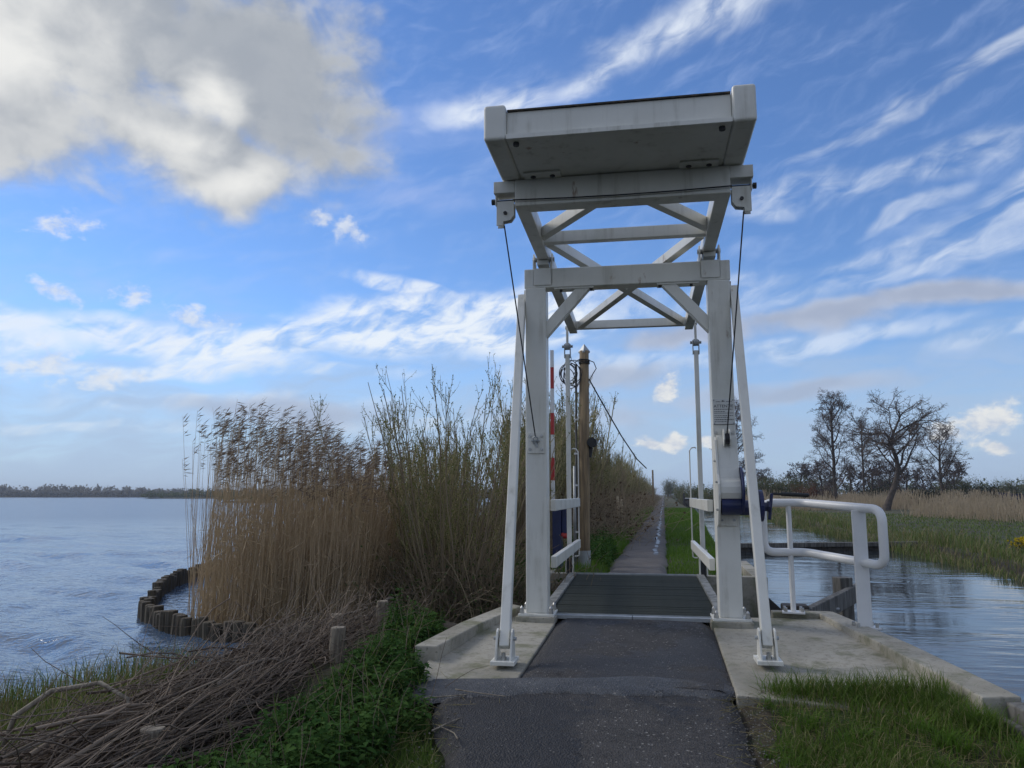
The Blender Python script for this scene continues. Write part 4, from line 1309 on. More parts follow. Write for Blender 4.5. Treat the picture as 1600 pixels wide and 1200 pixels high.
# ---- reed bed on the lake side
rs = np.random.RandomState(31)
def reed(P, H, rs, plume, r=0.0045, lean=(0.05, 0.0), fan=0.05):
    n = len(P)
    d = np.stack([rs.normal(lean[0], fan, n), rs.normal(lean[1], fan, n), np.ones(n)], 1)
    S = walk(P, d, H, 5, rs, 0.025, 0.02)
    parts = [np_tubes(S, taper(S, r, r * 0.45, rs), 3)]
    heads = None
    if plume:
        idx = np.repeat(np.arange(n), 13)
        p, dd = along(S, idx, np.clip(rs.uniform(0.90, 1.0, len(idx)), 0, 0.999))
        k = len(idx)
        dirs = np.stack([rs.uniform(0.5, 1.0, k), rs.normal(-0.1, 0.22, k), rs.uniform(-0.25, 0.75, k)], 1)
        heads = np_chips(p, dirs, rs.normal(0, 1, (k, 3)), rs.uniform(0.08, 0.20, k), rs.uniform(0.008, 0.018, k))
    return joined(parts), heads, S
BED = [(-4.1, 10.2), (-4.6, 9.95), (-6.0, 10.15), (-6.6, 10.4), (-7.4, 11.2), (-8.0, 12.4), (-8.5, 13.6), (-8.4, 14.6), (-7, 15.2), (-5.6, 16.0), (-4.6, 13.8), (-4.4, 12.0)]
def thick(x, y, rs): return rs.uniform(0, 1, x.shape) < sstep(-8.8, -5.6, x) ** 1.4 * 0.95 + 0.05
a = scatter(BED, 4300, rs, thick)
a[:, 2] = np.maximum(a[:, 2], WATER_Z - 0.1)
h1 = rs.uniform(1.2, 2.55, len(a)) * (0.86 + 0.14 * sstep(-9, -6, a[:, 0]))
v1, _, S1 = reed(a, h1, rs, False, 0.0048, (0.05, 0.0), 0.07)
b = scatter(BED, 760, rs)
b[:, 2] = np.maximum(b[:, 2], WATER_Z - 0.1)
h2 = rs.uniform(2.65, 3.75, len(b)) * (0.76 + 0.24 * np.exp(-((b[:, 0] + 7.2) / 1.5) ** 2))
v2, heads, S2 = reed(b, h2, rs, True, 0.0055, (0.05, 0.0), 0.055)
bed = stuff('reed_bed', joined([v1, v2]), 'reed_straw', None, 'tall brown dead reeds standing inside the log palisade', 'reeds')
stuff('reed_plumes', heads, 'reed_plume', bed)
idx = rs.randint(0, len(S1), 5200)
p, d = along(S1, idx, rs.uniform(0.2, 0.95, len(idx)))
stuff('reed_leaves', np_chips(p, np.stack([rs.normal(0.3, 0.6, len(p)), rs.normal(0, 0.6, len(p)), rs.uniform(-0.6, 0.9, len(p))], 1), rs.normal(0, 1, (len(p), 3)),
                              rs.uniform(0.15, 0.40, len(p)), rs.uniform(0.006, 0.014, len(p))), 'reed_straw', bed)

# ---- the big willow beside the left post
def shrub(rs, n, H, spread, per, per2, twig, base=0.35, r=0.016, up=0.10):
    a = rs.uniform(0, 2 * np.pi, n)
    q = np.sqrt(rs.uniform(0, 1, n))
    P0 = np.stack([np.cos(a) * q * base, np.sin(a) * q * base, np.full(n, -0.15)], 1)
    tilt = spread * q * rs.uniform(0.5, 1.2, n)
    D = np.stack([np.cos(a) * tilt, np.sin(a) * tilt, np.ones(n)], 1)
    L = H * rs.uniform(0.55, 1.05, n) * np.sqrt(1 + 0.4 * tilt ** 2)
    S = walk(P0, D, L, 9, rs, 0.04, up)
    T1 = sprout(S, per, 0.22, 0.97, H * 0.26, rs, 5, 0.09, 0.16, 0.32, 0.9)
    T2 = sprout(T1, per2, 0.2, 0.95, twig, rs, 4, 0.10, 0.14, 0.36, 0.9)
    return S, T1, T2
rs = np.random.RandomState(77)
S, T1, T2 = shrub(rs, 70, 3.6, 0.66, 8, 3, 0.30, 0.42, 0.017)
will = thing('willow_shrub', 'large bushy willow with bare upright twigs beside the left bridge post', 'shrub', (-3.2, 11.6, -0.5))
rr = taper(S, 0.016, 0.004, rs)
for k in range(len(S)):
    o = link('stem', np_mesh('stem', *np_tubes(S[k:k + 1], rr[k:k + 1], 5)), MATS['twig_brown'], will)
stuff('twigs', joined([np_tubes(T1, taper(T1, 0.0052, 0.0026, rs), 3), np_tubes(T2, taper(T2, 0.0032, 0.002, rs), 3)]), 'twig_olive', will)
stuff('buds', joined([dots(T2, 5, 0.2, 1.0, 0.038, 0.014, rs), dots(T1, 7, 0.3, 1.0, 0.038, 0.014, rs)]), 'bud_green', will)
# undergrowth of dead stems, brambles and old leaves at its foot
n = 1500
g0 = np.stack([rs.normal(0, 0.75, n), rs.normal(0, 0.5, n), np.full(n, -0.15)], 1)
U = walk(g0, np.stack([rs.normal(0, 0.5, n), rs.normal(0, 0.5, n), np.ones(n)], 1), rs.uniform(0.5, 1.5, n), 6, rs, 0.16, 0.0, 0.35)
stuff('undergrowth', np_tubes(U, taper(U, 0.006, 0.003, rs), 3), 'twig_brown', will)
p, d = along(U, rs.randint(0, n, 4200), rs.uniform(0.1, 1, 4200))
k = len(p)
stuff('leaves', np_leaves(p, rs.normal(0, 1, (k, 3)), rs.normal(0, 0.5, (k, 3)) + np.array([0, 0, 1.]), rs.uniform(0.03, 0.08, k), rs.uniform(0.02, 0.05, k)), 'bush_green', will)

# ---- hedge of twiggy willow bushes along the left of the path
def bush_kit(seed, n, H, spread, per, per2, twig_m, leaf_m, leaf_n, litter, sides=3, thick=1.0):
    rs = np.random.RandomState(seed)
    S, T1, T2 = shrub(rs, n, H, spread, per, per2, 0.40, 0.55, 0.02)
    root = thing('willow_bush', 'bare twiggy willow bush in the dense hedge left of the footpath', 'bush', (0, 0, 0), 0, 'hedge along the left of the footpath')
    stuff('stems', np_tubes(S, taper(S, 0.026 * thick, 0.008 * thick, rs), 4), twig_m, root)
    stuff('twigs', joined([np_tubes(T1, taper(T1, 0.010 * thick, 0.005 * thick, rs), 3), np_tubes(T2, taper(T2, 0.006 * thick, 0.0035 * thick, rs), 3)]), twig_m, root)
    stuff('buds', joined([dots(T2, leaf_n, 0.2, 1.0, 0.05 * thick, 0.018 * thick, rs), dots(T1, leaf_n, 0.3, 1.0, 0.05 * thick, 0.018 * thick, rs)]), leaf_m, root)
    m = 1700
    g0 = np.stack([rs.normal(0, 0.85, m), rs.normal(0, 0.85, m), np.full(m, -0.1)], 1)
    U = walk(g0, np.stack([rs.normal(0, 0.6, m), rs.normal(0, 0.6, m), np.ones(m)], 1), rs.uniform(0.6, 2.1, m), 6, rs, 0.2, 0.0, 0.3)
    stuff('brambles', np_tubes(U, taper(U, 0.007 * thick, 0.004 * thick, rs), 3), 'twig_brown', root)
    p, d = along(U, rs.randint(0, m, litter), rs.uniform(0.1, 1, litter))
    stuff('old_leaves', np_chips(p, rs.normal(0, 1, (litter, 3)), rs.normal(0, 1, (litter, 3)), rs.uniform(0.05, 0.11, litter), rs.uniform(0.03, 0.07, litter)), 'dead_leaf', root)
    note_children(root)
    return root
kits = [bush_kit(101, 42, 4.0, 0.38, 10, 4, 'twig_olive', 'bud_green', 4, 2600),
        bush_kit(102, 46, 3.7, 0.42, 10, 4, 'twig_brown', 'bud_green', 3, 3200),
        bush_kit(103, 40, 3.5, 0.45, 10, 4, 'twig_olive', 'bush_green', 7, 2400)]
rng = random.Random(9)
spots = [(-2.9, 16.2, 0.62), (-4.3, 13.8, 0.66), (-3.2, 18.4, 0.92), (-4.6, 16.6, 0.74), (-3.25, 20.6, 1.10), (-3.4, 22.8, 1.20), (-3.4, 25.2, 1.20), (-3.35, 27.6, 1.14)]
y = 29.0
while y < 330:
    spots.append((-3.35 + rng.uniform(-0.2, 0.2) - 0.004 * (y - 29), y, rng.uniform(0.86, 1.08) * (1.0 if y < 60 else 1.08)))
    y += 2.4 + 0.045 * (y - 29)
used = set()
for i, (x, y, s) in enumerate(spots):
    k = rng.choice([0, 0, 1, 2]) if i > 2 else (1, 0, 2)[i]
    o = kits[k] if k not in used else copy_tree(kits[k])
    used.add(k)
    o.location = (x, y, float(land(x, y)))
    o.rotation_euler = (0, 0, rng.uniform(0, 6.28))
    o.scale = (s * 0.92, s * 0.92, s)
    o['label'] = 'bare twiggy willow bush in the dense hedge left of the footpath'
    if i == 0:
        o['label'] = 'brown twiggy bush directly behind the wooden utility pole'
    elif i == 1:
        o['label'] = 'twiggy bush between the large willow and the boom pedestal'

# ---- grass and nettles near the camera
rs = np.random.RandomState(41)
def tuft_height(p, k=1.3):
    return 0.65 + 0.75 * np.clip(rough(p[:, 0] * k, p[:, 1] * k) * 3 + 0.5, 0, 1.3)
RIGHT = [(0.60, 2.4), (0.62, 5.0), (0.68, 5.9), (0.78, 6.36), (1.2, 6.20), (1.55, 6.35), (1.88, 6.25), (1.95, 5.7), (2.12, 5.6), (2.45, 2.4)]
def patchy(x, y, rs): return rs.uniform(0, 1, x.shape) < np.clip(0.62 + rough(x * 2.2, y * 2.2) * 3.4, 0.12, 1) * sstep(0.5, 0.85, x + 0.15 * rough(y * 3, y))
p = scatter(RIGHT, 50000, rs, patchy)
h = rs.uniform(0.025, 0.105, len(p)) * tuft_height(p)
edge = np.exp(-((p[:, 1] - 6.15) / 0.22) ** 2) + 0.9 * np.exp(-((p[:, 0] - 1.95) / 0.2) ** 2 - ((p[:, 1] - 5.2) / 0.6) ** 2) + 0.9 * np.exp(-((p[:, 0] - 0.85) / 0.12) ** 2 - ((p[:, 1] - 6.2) / 0.2) ** 2)
h = h * (1 + 0.7 * edge)
near_g = np_blades(p, h, rs.uniform(0.0035, 0.0075, len(p)), np.full(len(p), 0.75), rs)
stuff('grass', near_g, 'grass_green', None, 'green tufted grass on the verge right of the road', 'grass')
LEFT = [(-1.40, 3.0), (-1.36, 4.6), (-1.62, 5.4), (-1.98, 6.1), (-2.25, 6.3), (-2.45, 5.4), (-2.5, 4.3), (-2.6, 3.0)]
p = scatter(LEFT, 11000, rs, lambda x, y, rs: rs.uniform(0, 1, x.shape) < np.clip(0.6 + rough(x * 2, y * 2) * 3, 0.1, 1))
stuff('grass', np_blades(p, rs.uniform(0.06, 0.20, len(p)), rs.uniform(0.0035, 0.007, len(p)), np.full(len(p), 0.8), rs), 'grass_green', None, 'green grass along the left edge of the road', 'grass')
SHORE = [(-3.75, 2.6), (-4.0, 4.6), (-4.0, 6.6), (-4.5, 6.5), (-5.3, 5.75), (-6.3, 5.1), (-9, 3.3), (-9, 2.4)]
p = scatter(SHORE, 20000, rs)
kk = rs.uniform(0, 1, len(p)) < 0.55
h = rs.uniform(0.08, 0.28, len(p)) * tuft_height(p)
stuff('grass', np_blades(p[kk], h[kk], rs.uniform(0.005, 0.009, kk.sum()), np.full(kk.sum(), 0.7), rs), 'grass_green', None, 'rough green grass on the lake shore at lower left', 'grass')
stuff('dry_grass', np_blades(p[~kk], h[~kk] * 1.1, rs.uniform(0.004, 0.007, (~kk).sum()), np.full((~kk).sum(), 0.9), rs), 'grass_dry', None, 'dry yellow grass on the lake shore at lower left', 'grass')
def nettles(poly, n, rs, h0, h1):
    P = scatter(poly, n, rs)
    S = walk(P, np.stack([rs.normal(0, 0.16, n), rs.normal(0, 0.16, n), np.ones(n)], 1), rs.uniform(h0, h1, n) * (0.7 + 0.7 * np.clip(rough(P[:, 0] * 2.0, P[:, 1] * 2.0) * 3 + 0.4, 0, 1.1)), 5, rs, 0.05, 0.05)
    idx = np.repeat(np.arange(n), 14)
    t = np.tile(np.repeat(np.linspace(0.25, 0.985, 7), 2), n)
    p, d = along(S, idx, t)
    k = len(idx)
    ang = np.repeat(rs.uniform(0, 6.28, n), 14) + np.tile(np.repeat(np.arange(7) * 1.571, 2), n) + np.tile([0, np.pi], 7 * n) + rs.normal(0, 0.2, k)
    D = np.stack([np.cos(ang), np.sin(ang), rs.uniform(-0.45, 0.25, k)], 1)
    Nn = np.stack([rs.normal(0, 0.2, k), rs.normal(0, 0.2, k), np.ones(k)], 1)
    L = rs.uniform(0.06, 0.10, k) * (1.1 - 0.45 * t) * np.repeat(rs.uniform(0.6, 1.3, n), 14)
    return np_leaves(p, D, Nn, L, L * rs.uniform(0.52, 0.68, k)), np_tubes(S, taper(S, 0.0035, 0.002), 3)
NET = [(-1.88, 6.02), (-1.62, 5.25), (-1.75, 4.4), (-1.9, 3.3), (-2.75, 3.2), (-2.72, 4.6), (-2.6, 6.0), (-2.68, 7.2), (-2.95, 8.25), (-2.6, 8.5), (-2.2, 7.7), (-2.12, 6.9), (-1.98, 6.5)]
lv, stv = nettles(NET, 1150, rs, 0.12, 0.33)
ne = stuff('nettles', lv, 'nettle_leaf', None, 'dark green nettles growing between brushwood and road', 'nettles')
stuff('nettle_stems', stv, 'nettle_leaf', ne)
p = scatter(NET, 700, rs)
stuff('grass', np_blades(p, rs.uniform(0.15, 0.42, len(p)), rs.uniform(0.004, 0.008, len(p)), np.full(len(p), 0.6), rs), 'grass_green', ne)
p = scatter(NET, 130, rs)
ds = walk(p, np.stack([rs.normal(0, 0.4, 130), rs.normal(0, 0.4, 130), np.ones(130)], 1), rs.uniform(0.3, 0.7, 130), 6, rs, 0.1, 0.0, 0.25)
stuff('dead_stems', np_tubes(ds, taper(ds, 0.003, 0.0015), 4), 'dead_twig', ne)

# tufts that lean over the concrete, the kerb and the asphalt
def tufts(centres, per, h0, h1, rs):
    P, H = [], []
    for x, y, k in centres:
        m = int(per * k)
        q = rs.normal(0, 0.035 * k, (m, 2))
        P.append(np.stack([x + q[:, 0], y + q[:, 1], np.full(m, float(land(x, y)) - 0.01)], 1))
        H.append(rs.uniform(h0, h1, m) * k)
    P, H = np.concatenate(P), np.concatenate(H)
    return np_blades(P, H, rs.uniform(0.003, 0.0065, len(P)), np.full(len(P), 0.95), rs, 0.9)
cs = [(rs.uniform(0.85, 1.95), 6.22 + rs.normal(0, 0.06), rs.uniform(0.5, 1.1)) for _ in range(26)] + [(0.78 + rs.normal(0, 0.05), 6.30 + rs.normal(0, 0.07), rs.uniform(0.9, 1.35)) for _ in range(7)]
cs += [(1.93 + rs.normal(0, 0.04), rs.uniform(5.3, 6.3), rs.uniform(0.6, 1.3)) for _ in range(14)] + [(2.05 + rs.normal(0, 0.08), rs.uniform(3.6, 5.4), rs.uniform(0.7, 1.3)) for _ in range(16)]
cs += [(0.66 + rs.normal(0, 0.05), rs.uniform(3.0, 6.0), rs.uniform(0.35, 0.8)) for _ in range(26)] + [(rs.uniform(0.8, 2.2), rs.uniform(3.0, 6.0), rs.uniform(0.5, 1.15)) for _ in range(45)]
stuff('grass_tufts', tufts(cs, 70, 0.10, 0.22, rs), 'grass_verge', None, 'long bright grass tufts leaning over the right-hand concrete edge', 'grass')
p = scatter(RIGHT, 2600, rs)
a_ = rs.uniform(0, 6.28, len(p))
th_ = walk(p + np.array([0, 0, 0.015]), np.stack([np.cos(a_), np.sin(a_), rs.uniform(0.0, 0.5, len(p))], 1), rs.uniform(0.06, 0.20, len(p)), 4, rs, 0.15, 0, 0.3)
stuff('dead_thatch', np_tubes(th_, np.full(th_.shape[:2], 0.0016), 3), 'grass_dry', None, 'dead straw lying in the right-hand grass', 'straw')
# dry stalks and small stones lying about the road edges
n = 420
P = np.stack([np.where(rs.uniform(0, 1, n) < 0.65, rs.normal(0.58, 0.14, n), rs.normal(-1.62, 0.16, n)), rs.uniform(3.2, 6.1, n), np.zeros(n)], 1)
P[:, 2] = road_z(P[:, 1]) + 0.012
a_ = rs.uniform(0, 6.28, n)
st_ = walk(P, np.stack([np.cos(a_), np.sin(a_), rs.uniform(-0.02, 0.10, n)], 1), rs.uniform(0.04, 0.20, n), 3, rs, 0.08)
stuff('straw_litter', np_tubes(st_, np.full((n, 3), 0.0016), 3), 'grass_dry', None, 'dry stalks scattered along both edges of the asphalt', 'litter')
n = 900
P = np.stack([np.where(rs.uniform(0, 1, n) < 0.6, rs.normal(0.54, 0.07, n), np.where(rs.uniform(0, 1, n) < 0.5, rs.normal(-1.5, 0.15, n), rs.uniform(-1.4, 0.5, n))), rs.uniform(3.0, 6.0, n), np.zeros(n)], 1)
P[:, 2] = road_z(P[:, 1]) + np.where(np.abs(P[:, 0] + 0.45) < 0.8, 0.028, 0.010)
q = np.array([[1, 0, 0], [-1, 0, 0], [0, 1, 0], [0, -1, 0], [0, 0, 0.8], [0, 0, -0.8]]) 
V = P[:, None, :] + q[None] * (rs.uniform(0.0025, 0.0085, n) ** 1.0)[:, None, None] * rs.uniform(0.7, 1.3, (n, 6, 1))
tq = np.array([[0, 2, 4], [2, 1, 4], [1, 3, 4], [3, 0, 4], [2, 0, 5], [1, 2, 5], [3, 1, 5], [0, 3, 5]])
stuff('gravel', (V.reshape(-1, 3), (tq[None] + (np.arange(n) * 6)[:, None, None]).reshape(-1, 3)), 'gravel_stone', None, 'loose small stones along the edges of the asphalt', 'gravel')

# ---- brushwood between stakes
rs = np.random.RandomState(55)
bw = thing('brushwood_pile', 'long pile of grey cut branches lying along the lake shore between stakes', 'brushwood', (-3.45, 6.0, -0.35))
variants = []
for k in range(40):
    L = rs.uniform(1.4, 3.4)
    P = walk(np.array([[0., -L / 2, 0.]]), np.array([[rs.normal(0, 0.08), 1., rs.normal(0, 0.05)]]), np.array([L]), 9, rs, 0.085 if k % 3 else 0.14)
    P[0] -= P[0].mean(0)
    P[..., 2] *= 0.4
    r0 = rs.uniform(0.005, 0.011) if k % 5 else rs.uniform(0.011, 0.015)
    parts = [np_tubes(P, np.linspace(r0, r0 * 0.35, 9)[None], 6)]
    Tw = sprout(P, rs.randint(3, 8), 0.2, 0.95, L * 0.28, rs, 5, 0.15, 0.0, 0.35, 0.9)
    parts.append(np_tubes(Tw, taper(Tw, r0 * 0.4, r0 * 0.16), 4))
    me = np_mesh('branch', *joined(parts))
    me.materials.append(MATS['dead_branch'])
    variants.append(me)
for k in range(285):
    o = link('branch', variants[k % 40], None, bw)
    v = rs.uniform(-3.0, 2.35)
    lay = rs.uniform(0, 1)
    half = 0.50 * (1 - 0.55 * lay)
    o.location = (rs.uniform(-half, half) + (0.08 if v < -0.6 else -0.14) + 0.12 * max(v - 1.0, 0) + 0.16 * max(-0.8 - v, 0), v, 0.02 + lay * float(np.interp(v, [-3, -1.6, 0.2, 2.4], [0.09, 0.15, 0.22, 0.13])))
    o.rotation_euler = (rs.normal(0.02, 0.025), rs.uniform(0, 6.28), rs.normal(0.0, 0.10) + (math.pi if rs.uniform() < 0.3 else 0))
n = 900
P0 = np.stack([rs.uniform(-0.28, 0.55, n), rs.uniform(-3.2, 2.3, n), rs.uniform(0.02, 0.20, n)], 1)
Tw = walk(P0, np.stack([rs.normal(0, 0.22, n), rs.choice([-1, 1, 1], n), rs.normal(0.05, 0.13, n)], 1), rs.uniform(0.4, 1.4, n), 6, rs, 0.10)
n2 = 11
P1 = np.stack([rs.uniform(-0.8, 0.1, n2), rs.uniform(-0.6, 2.6, n2), rs.uniform(0.0, 0.3, n2)], 1)
T3 = walk(P1, np.stack([rs.normal(-0.15, 0.5, n2), rs.normal(0.1, 0.5, n2), rs.uniform(0.4, 1.2, n2)], 1), rs.uniform(0.3, 0.75, n2), 7, rs, 0.14)
stuff('twigs', joined([np_tubes(Tw, taper(Tw, 0.0055, 0.002, rs), 4), np_tubes(T3, taper(T3, 0.0045, 0.0018, rs), 4)]), 'dead_twig', bw)
hoop = MB().tube([(-0.62, -1.65, 0.05), (-0.60, -1.60, 0.22), (-0.42, -1.52, 0.36), (-0.15, -1.42, 0.40), (0.08, -1.45, 0.32), (0.12, -1.5, 0.20)], [0.016, 0.018, 0.017, 0.015, 0.012, 0.009], 7)
hoop.build('bent_branch', MATS['stake_wood'], bw, smooth=True)
for (x, y, ztop, r, lab) in [(-2.97, 6.86, 0.05, 0.070, 'round grey stake with a flat top, tallest in front of the brushwood'),
                             (-3.20, 8.62, 0.05, 0.068, 'grey stake at the far end of the brushwood by the left kerb'),
                             (-3.62, 8.3, -0.06, 0.075, 'short stake behind the brushwood next to the log palisade'),
                             (-4.62, 6.55, -0.30, 0.055, 'small grey post at the water edge behind the brushwood'),
                             (-3.05, 4.35, -0.13, 0.075, 'stake sunk among the branches at lower left')]:
    t = thing('wooden_stake', lab, 'stake', (x, y, float(land(x, y))), 0, 'stakes along the brushwood')
    zt = ztop - float(land(x, y))
    MB().tube([(0, 0, -0.6), (0.0, 0, zt * 0.5), (0.01, 0.0, zt - 0.01), (0.01, 0, zt)], [r, r, r * 0.97, r * 0.90], 12).build('shaft', MATS['stake_wood'], t)
for k, (x, y, a, L) in enumerate([(-1.72, 5.55, 0.5, 0.6), (-1.50, 5.0, 1.2, 0.45), (-1.62, 5.25, 2.2, 0.5), (-1.30, 4.9, 1.9, 0.38), (-1.55, 5.75, -0.4, 0.42)]):
    P = walk(np.array([[x, y, float(road_z(y)) + 0.045]]), np.array([[math.cos(a), math.sin(a), 0]]), np.array([L]), 7, rs, 0.12)
    P[..., 2] = np.linspace(P[0, 0, 2], P[0, 0, 2] - 0.005, 7)
    o = link('fallen_twig', np_mesh('fallen_twig', *np_tubes(P, taper(P, 0.005, 0.003), 5)), MATS['stake_wood'])
    tag(o, 'thin bent dead twig lying at the left edge of the asphalt', 'twig', 'twigs fallen on the road edge')

# ---- verges of the footpath and both canal banks
rs = np.random.RandomState(43)
def far_grass(poly, n, rs, h0, h1, grow, power=1.0, keep=None):
    p = scatter(poly, n, rs, keep)
    s = 1 + grow * np.clip(p[:, 1] - 12, 0, 200)
    return np_blades(p, rs.uniform(h0, h1, n) * tuft_height(p, 0.9), 0.008 * s, np.full(n, 0.8), rs)
nearer = lambda x, y, rs: rs.uniform(0, 1, x.shape) < np.clip(14.0 / y, 0.05, 1) ** 1.4
VL = [(-0.90, 12.3), (-0.90, 70), (-2.5, 70), (-2.6, 30), (-2.6, 12.3)]
VR = [(0.02, 12.3), (0.02, 70), (2.6, 70), (2.1, 45), (1.5, 25), (1.2, 14), (1.25, 12.3)]
stuff('verge_grass', joined([far_grass(VL, 20000, rs, 0.10, 0.30, 0.05, keep=nearer)]), 'grass_verge', None, 'grass verge between footpath and hedge', 'grass')
stuff('verge_grass', joined([far_grass(VR, 16000, rs, 0.06, 0.16, 0.05, keep=nearer)]), 'grass_verge', None, 'grass verge between footpath and canal', 'grass')
lv, stv = nettles([(-0.98, 13.2), (-0.95, 15.5), (-1.3, 19), (-1.9, 19), (-1.9, 14.2), (-1.25, 14.0)], 420, rs, 0.2, 0.5)
stuff('nettles', lv, 'nettle_leaf', None, 'dark nettles at the foot of the utility pole', 'nettles')
lv, stv = nettles([(-2.0, 12.3), (-2.0, 14.5), (-4.2, 14.5), (-4.2, 11.2), (-2.5, 11.0)], 420, rs, 0.3, 0.7)
stuff('nettles', lv, 'nettle_leaf', None, 'dark nettles below the large willow', 'nettles')
bank = lambda x, y, rs: (sdist(EAST, x, y) < 1.0 + rs.exponential(0.6, x.shape)) & (rs.uniform(0, 1, x.shape) < np.clip(24.0 / y, 0, 1) ** 1.2)
EB = [(8, 16), (16, 16), (20, 40), (18, 110), (7, 110)]
p = scatter(EB, 13000, rs, bank)
p[:, 2] = np.maximum(p[:, 2], WATER_Z - 0.05)
g1 = rs.uniform(0, 1, len(p)) < 0.6
hh = rs.uniform(0.15, 0.42, len(p)) * tuft_height(p, 0.5)
ww = 0.010 * (1 + 0.05 * p[:, 1])
stuff('bank_grass', np_blades(p[g1], hh[g1], ww[g1], np.full(g1.sum(), 0.6), rs), 'meadow', None, 'rough green grass on the far canal bank', 'grass')
stuff('bank_straw', np_blades(p[~g1], hh[~g1] * 1.2, ww[~g1] * 0.8, np.full((~g1).sum(), 0.7), rs), 'grass_dry', None, 'straw coloured sedge hanging over the far canal bank', 'sedge')
FIELD = [(9, 17), (40, 17), (40, 60), (12, 75), (10, 60)]
p = scatter(FIELD, 30000, rs, lambda x, y, rs: rs.uniform(0, 1, x.shape) < np.clip(26.0 / y, 0, 1) ** 1.3)
stuff('field_grass', np_blades(p, rs.uniform(0.06, 0.16, len(p)), 0.014 * (1 + 0.05 * p[:, 1]), np.full(len(p), 0.8), rs), 'meadow', None, 'short meadow grass between the canal and the pale reeds', 'grass')
# pale reeds behind the meadow
PR = [(17.5, 63), (20.5, 51), (27, 44), (50, 40), (60, 62), (36, 72), (27, 80), (22, 74)]
PR2 = [(11.5, 88), (10.5, 118), (24, 125), (42, 118), (36, 88), (27, 91), (19.5, 92), (15, 84)]
pa = scatter(PR, 8000, rs, lambda x, y, rs: rs.uniform(0, 1, x.shape) < np.clip(46.0 / y, 0, 1) ** 2.5 + 0.15)
pb = scatter(PR2, 7000, rs)
def pale(P, h0, h1, w):
    n = len(P)
    S = walk(P, np.stack([rs.normal(0.06, 0.13, n), rs.normal(0, 0.13, n), np.ones(n)], 1), rs.uniform(h0, h1, n) * (0.62 + 0.5 * np.clip(rough(P[:, 0] * 0.5, P[:, 1] * 0.5) * 3 + 0.5, 0, 1.2)), 4, rs, 0.07)
    return np_tubes(S, taper(S, w, w * 0.7, rs), 3)
pr = stuff('reeds', joined([pale(pa, 0.9, 1.75, 0.020), pale(pb, 1.0, 2.0, 0.035)]), 'reed_pale', None, 'band of pale straw reeds in front of the bare trees', 'reeds')

# ---- bare trees across the canal
def tree_kit(name, label, seed, trunk, r0, limbs, L1, n2, n3, n4, curl, up, mt='twig_grey', specks=3, speck=0.10, start=0.35, flat=1.0, group=None, fine=1.0, taperto=0.45):
    rs = np.random.RandomState(seed)
    root = thing(name, label, 'tree', (0, 0, 0), 0, group)
    TP = np.array([trunk], float)
    m = TP.shape[1]
    rad = np.linspace(r0, r0 * taperto, m)
    rad[0] *= 1.35
    link('trunk', np_mesh('trunk', *np_tubes(TP, rad[None], 9)), MATS['bark_dark'], root)
    t = np.concatenate([np.linspace(start, 0.97, limbs), [0.995, 0.995]])
    p, d = along(TP, np.zeros(len(t), int), t)
    a = np.arange(len(t)) * 2.4 + rs.uniform(0, 0.8, len(t))
    D = np.stack([np.cos(a), np.sin(a), np.full(len(t), 0.45)], 1) * np.array([1, 1, flat]) + d * 0.35
    D[-2:] = d[-2:] + rs.normal(0, 0.35, (2, 3))
    A = walk(p, D, L1 * rs.uniform(0.75, 1.15, len(t)) * (1.2 - 0.55 * t), 8, rs, curl, up)
    B = sprout(A, n2, 0.25, 0.98, L1 * 0.55, rs, 6, curl, up * 0.7, 0.65, 0.7)
    Cc_ = sprout(B, n3, 0.2, 0.98, L1 * 0.27, rs, 5, curl * 1.1, up * 0.5, 0.7, 0.7)
    Dd = sprout(Cc_, n4, 0.2, 1.0, L1 * 0.13, rs, 4, curl, 0.05, 0.8, 0.6)
    link('limbs', np_mesh('limbs', *np_tubes(A, taper(A, r0 * 0.34, r0 * 0.09, rs), 6)), MATS['bark_dark'], root)['kind'] = 'stuff'
    cr = joined([np_tubes(B, taper(B, r0 * 0.13, r0 * 0.05, rs), 4), np_tubes(Cc_, taper(Cc_, r0 * 0.075 * fine, r0 * 0.035 * fine, rs), 3), np_tubes(Dd, taper(Dd, 0.016 * fine, 0.010 * fine, rs), 3)])
    stuff('crown', cr, mt, root)
    if specks:
        stuff('catkins', dots(Dd, specks, 0.2, 1.0, speck, speck * 0.6, rs), 'alder_specks', root)
    note_children(root)
    return root
def put(o, x, y, s=1.0, rz=0.0, dz=0.0):
    o.location = (x, y, float(land(x, y)) + dz)
    o.rotation_euler = (0, 0, rz)
    o.scale = (s, s, s)
    return o
def at(bearing_tan, y):
    return bearing_tan * y, y
put(tree_kit('alder_tree', 'big gnarled leaning bare tree, the widest crown across the canal', 201, [(-0.3, 0, -0.3), (0.3, 0, 1.2), (1.15, 0.1, 3.0), (1.6, 0.1, 4.6), (1.5, 0.2, 6.0), (1.0, 0.2, 7.4), (1.3, 0.1, 8.8)], 0.38, 11, 6.4, 7, 6, 5, 0.20, 0.045, start=0.42, specks=2, speck=0.09), *at(0.262, 86), 0.90, 0.195)
put(tree_kit('alder_tree', 'upright bare tree with a narrow trunk left of the leaning tree', 202, [(0, 0, -0.3), (0.05, 0, 2), (0.0, 0.1, 4.5), (0.1, 0, 7), (0.05, 0, 9.5), (0.1, 0.1, 12), (0.1, 0, 14.2)], 0.32, 17, 5.0, 7, 6, 5, 0.17, 0.08, start=0.20, specks=2, speck=0.10), *at(0.204, 105), 0.84)
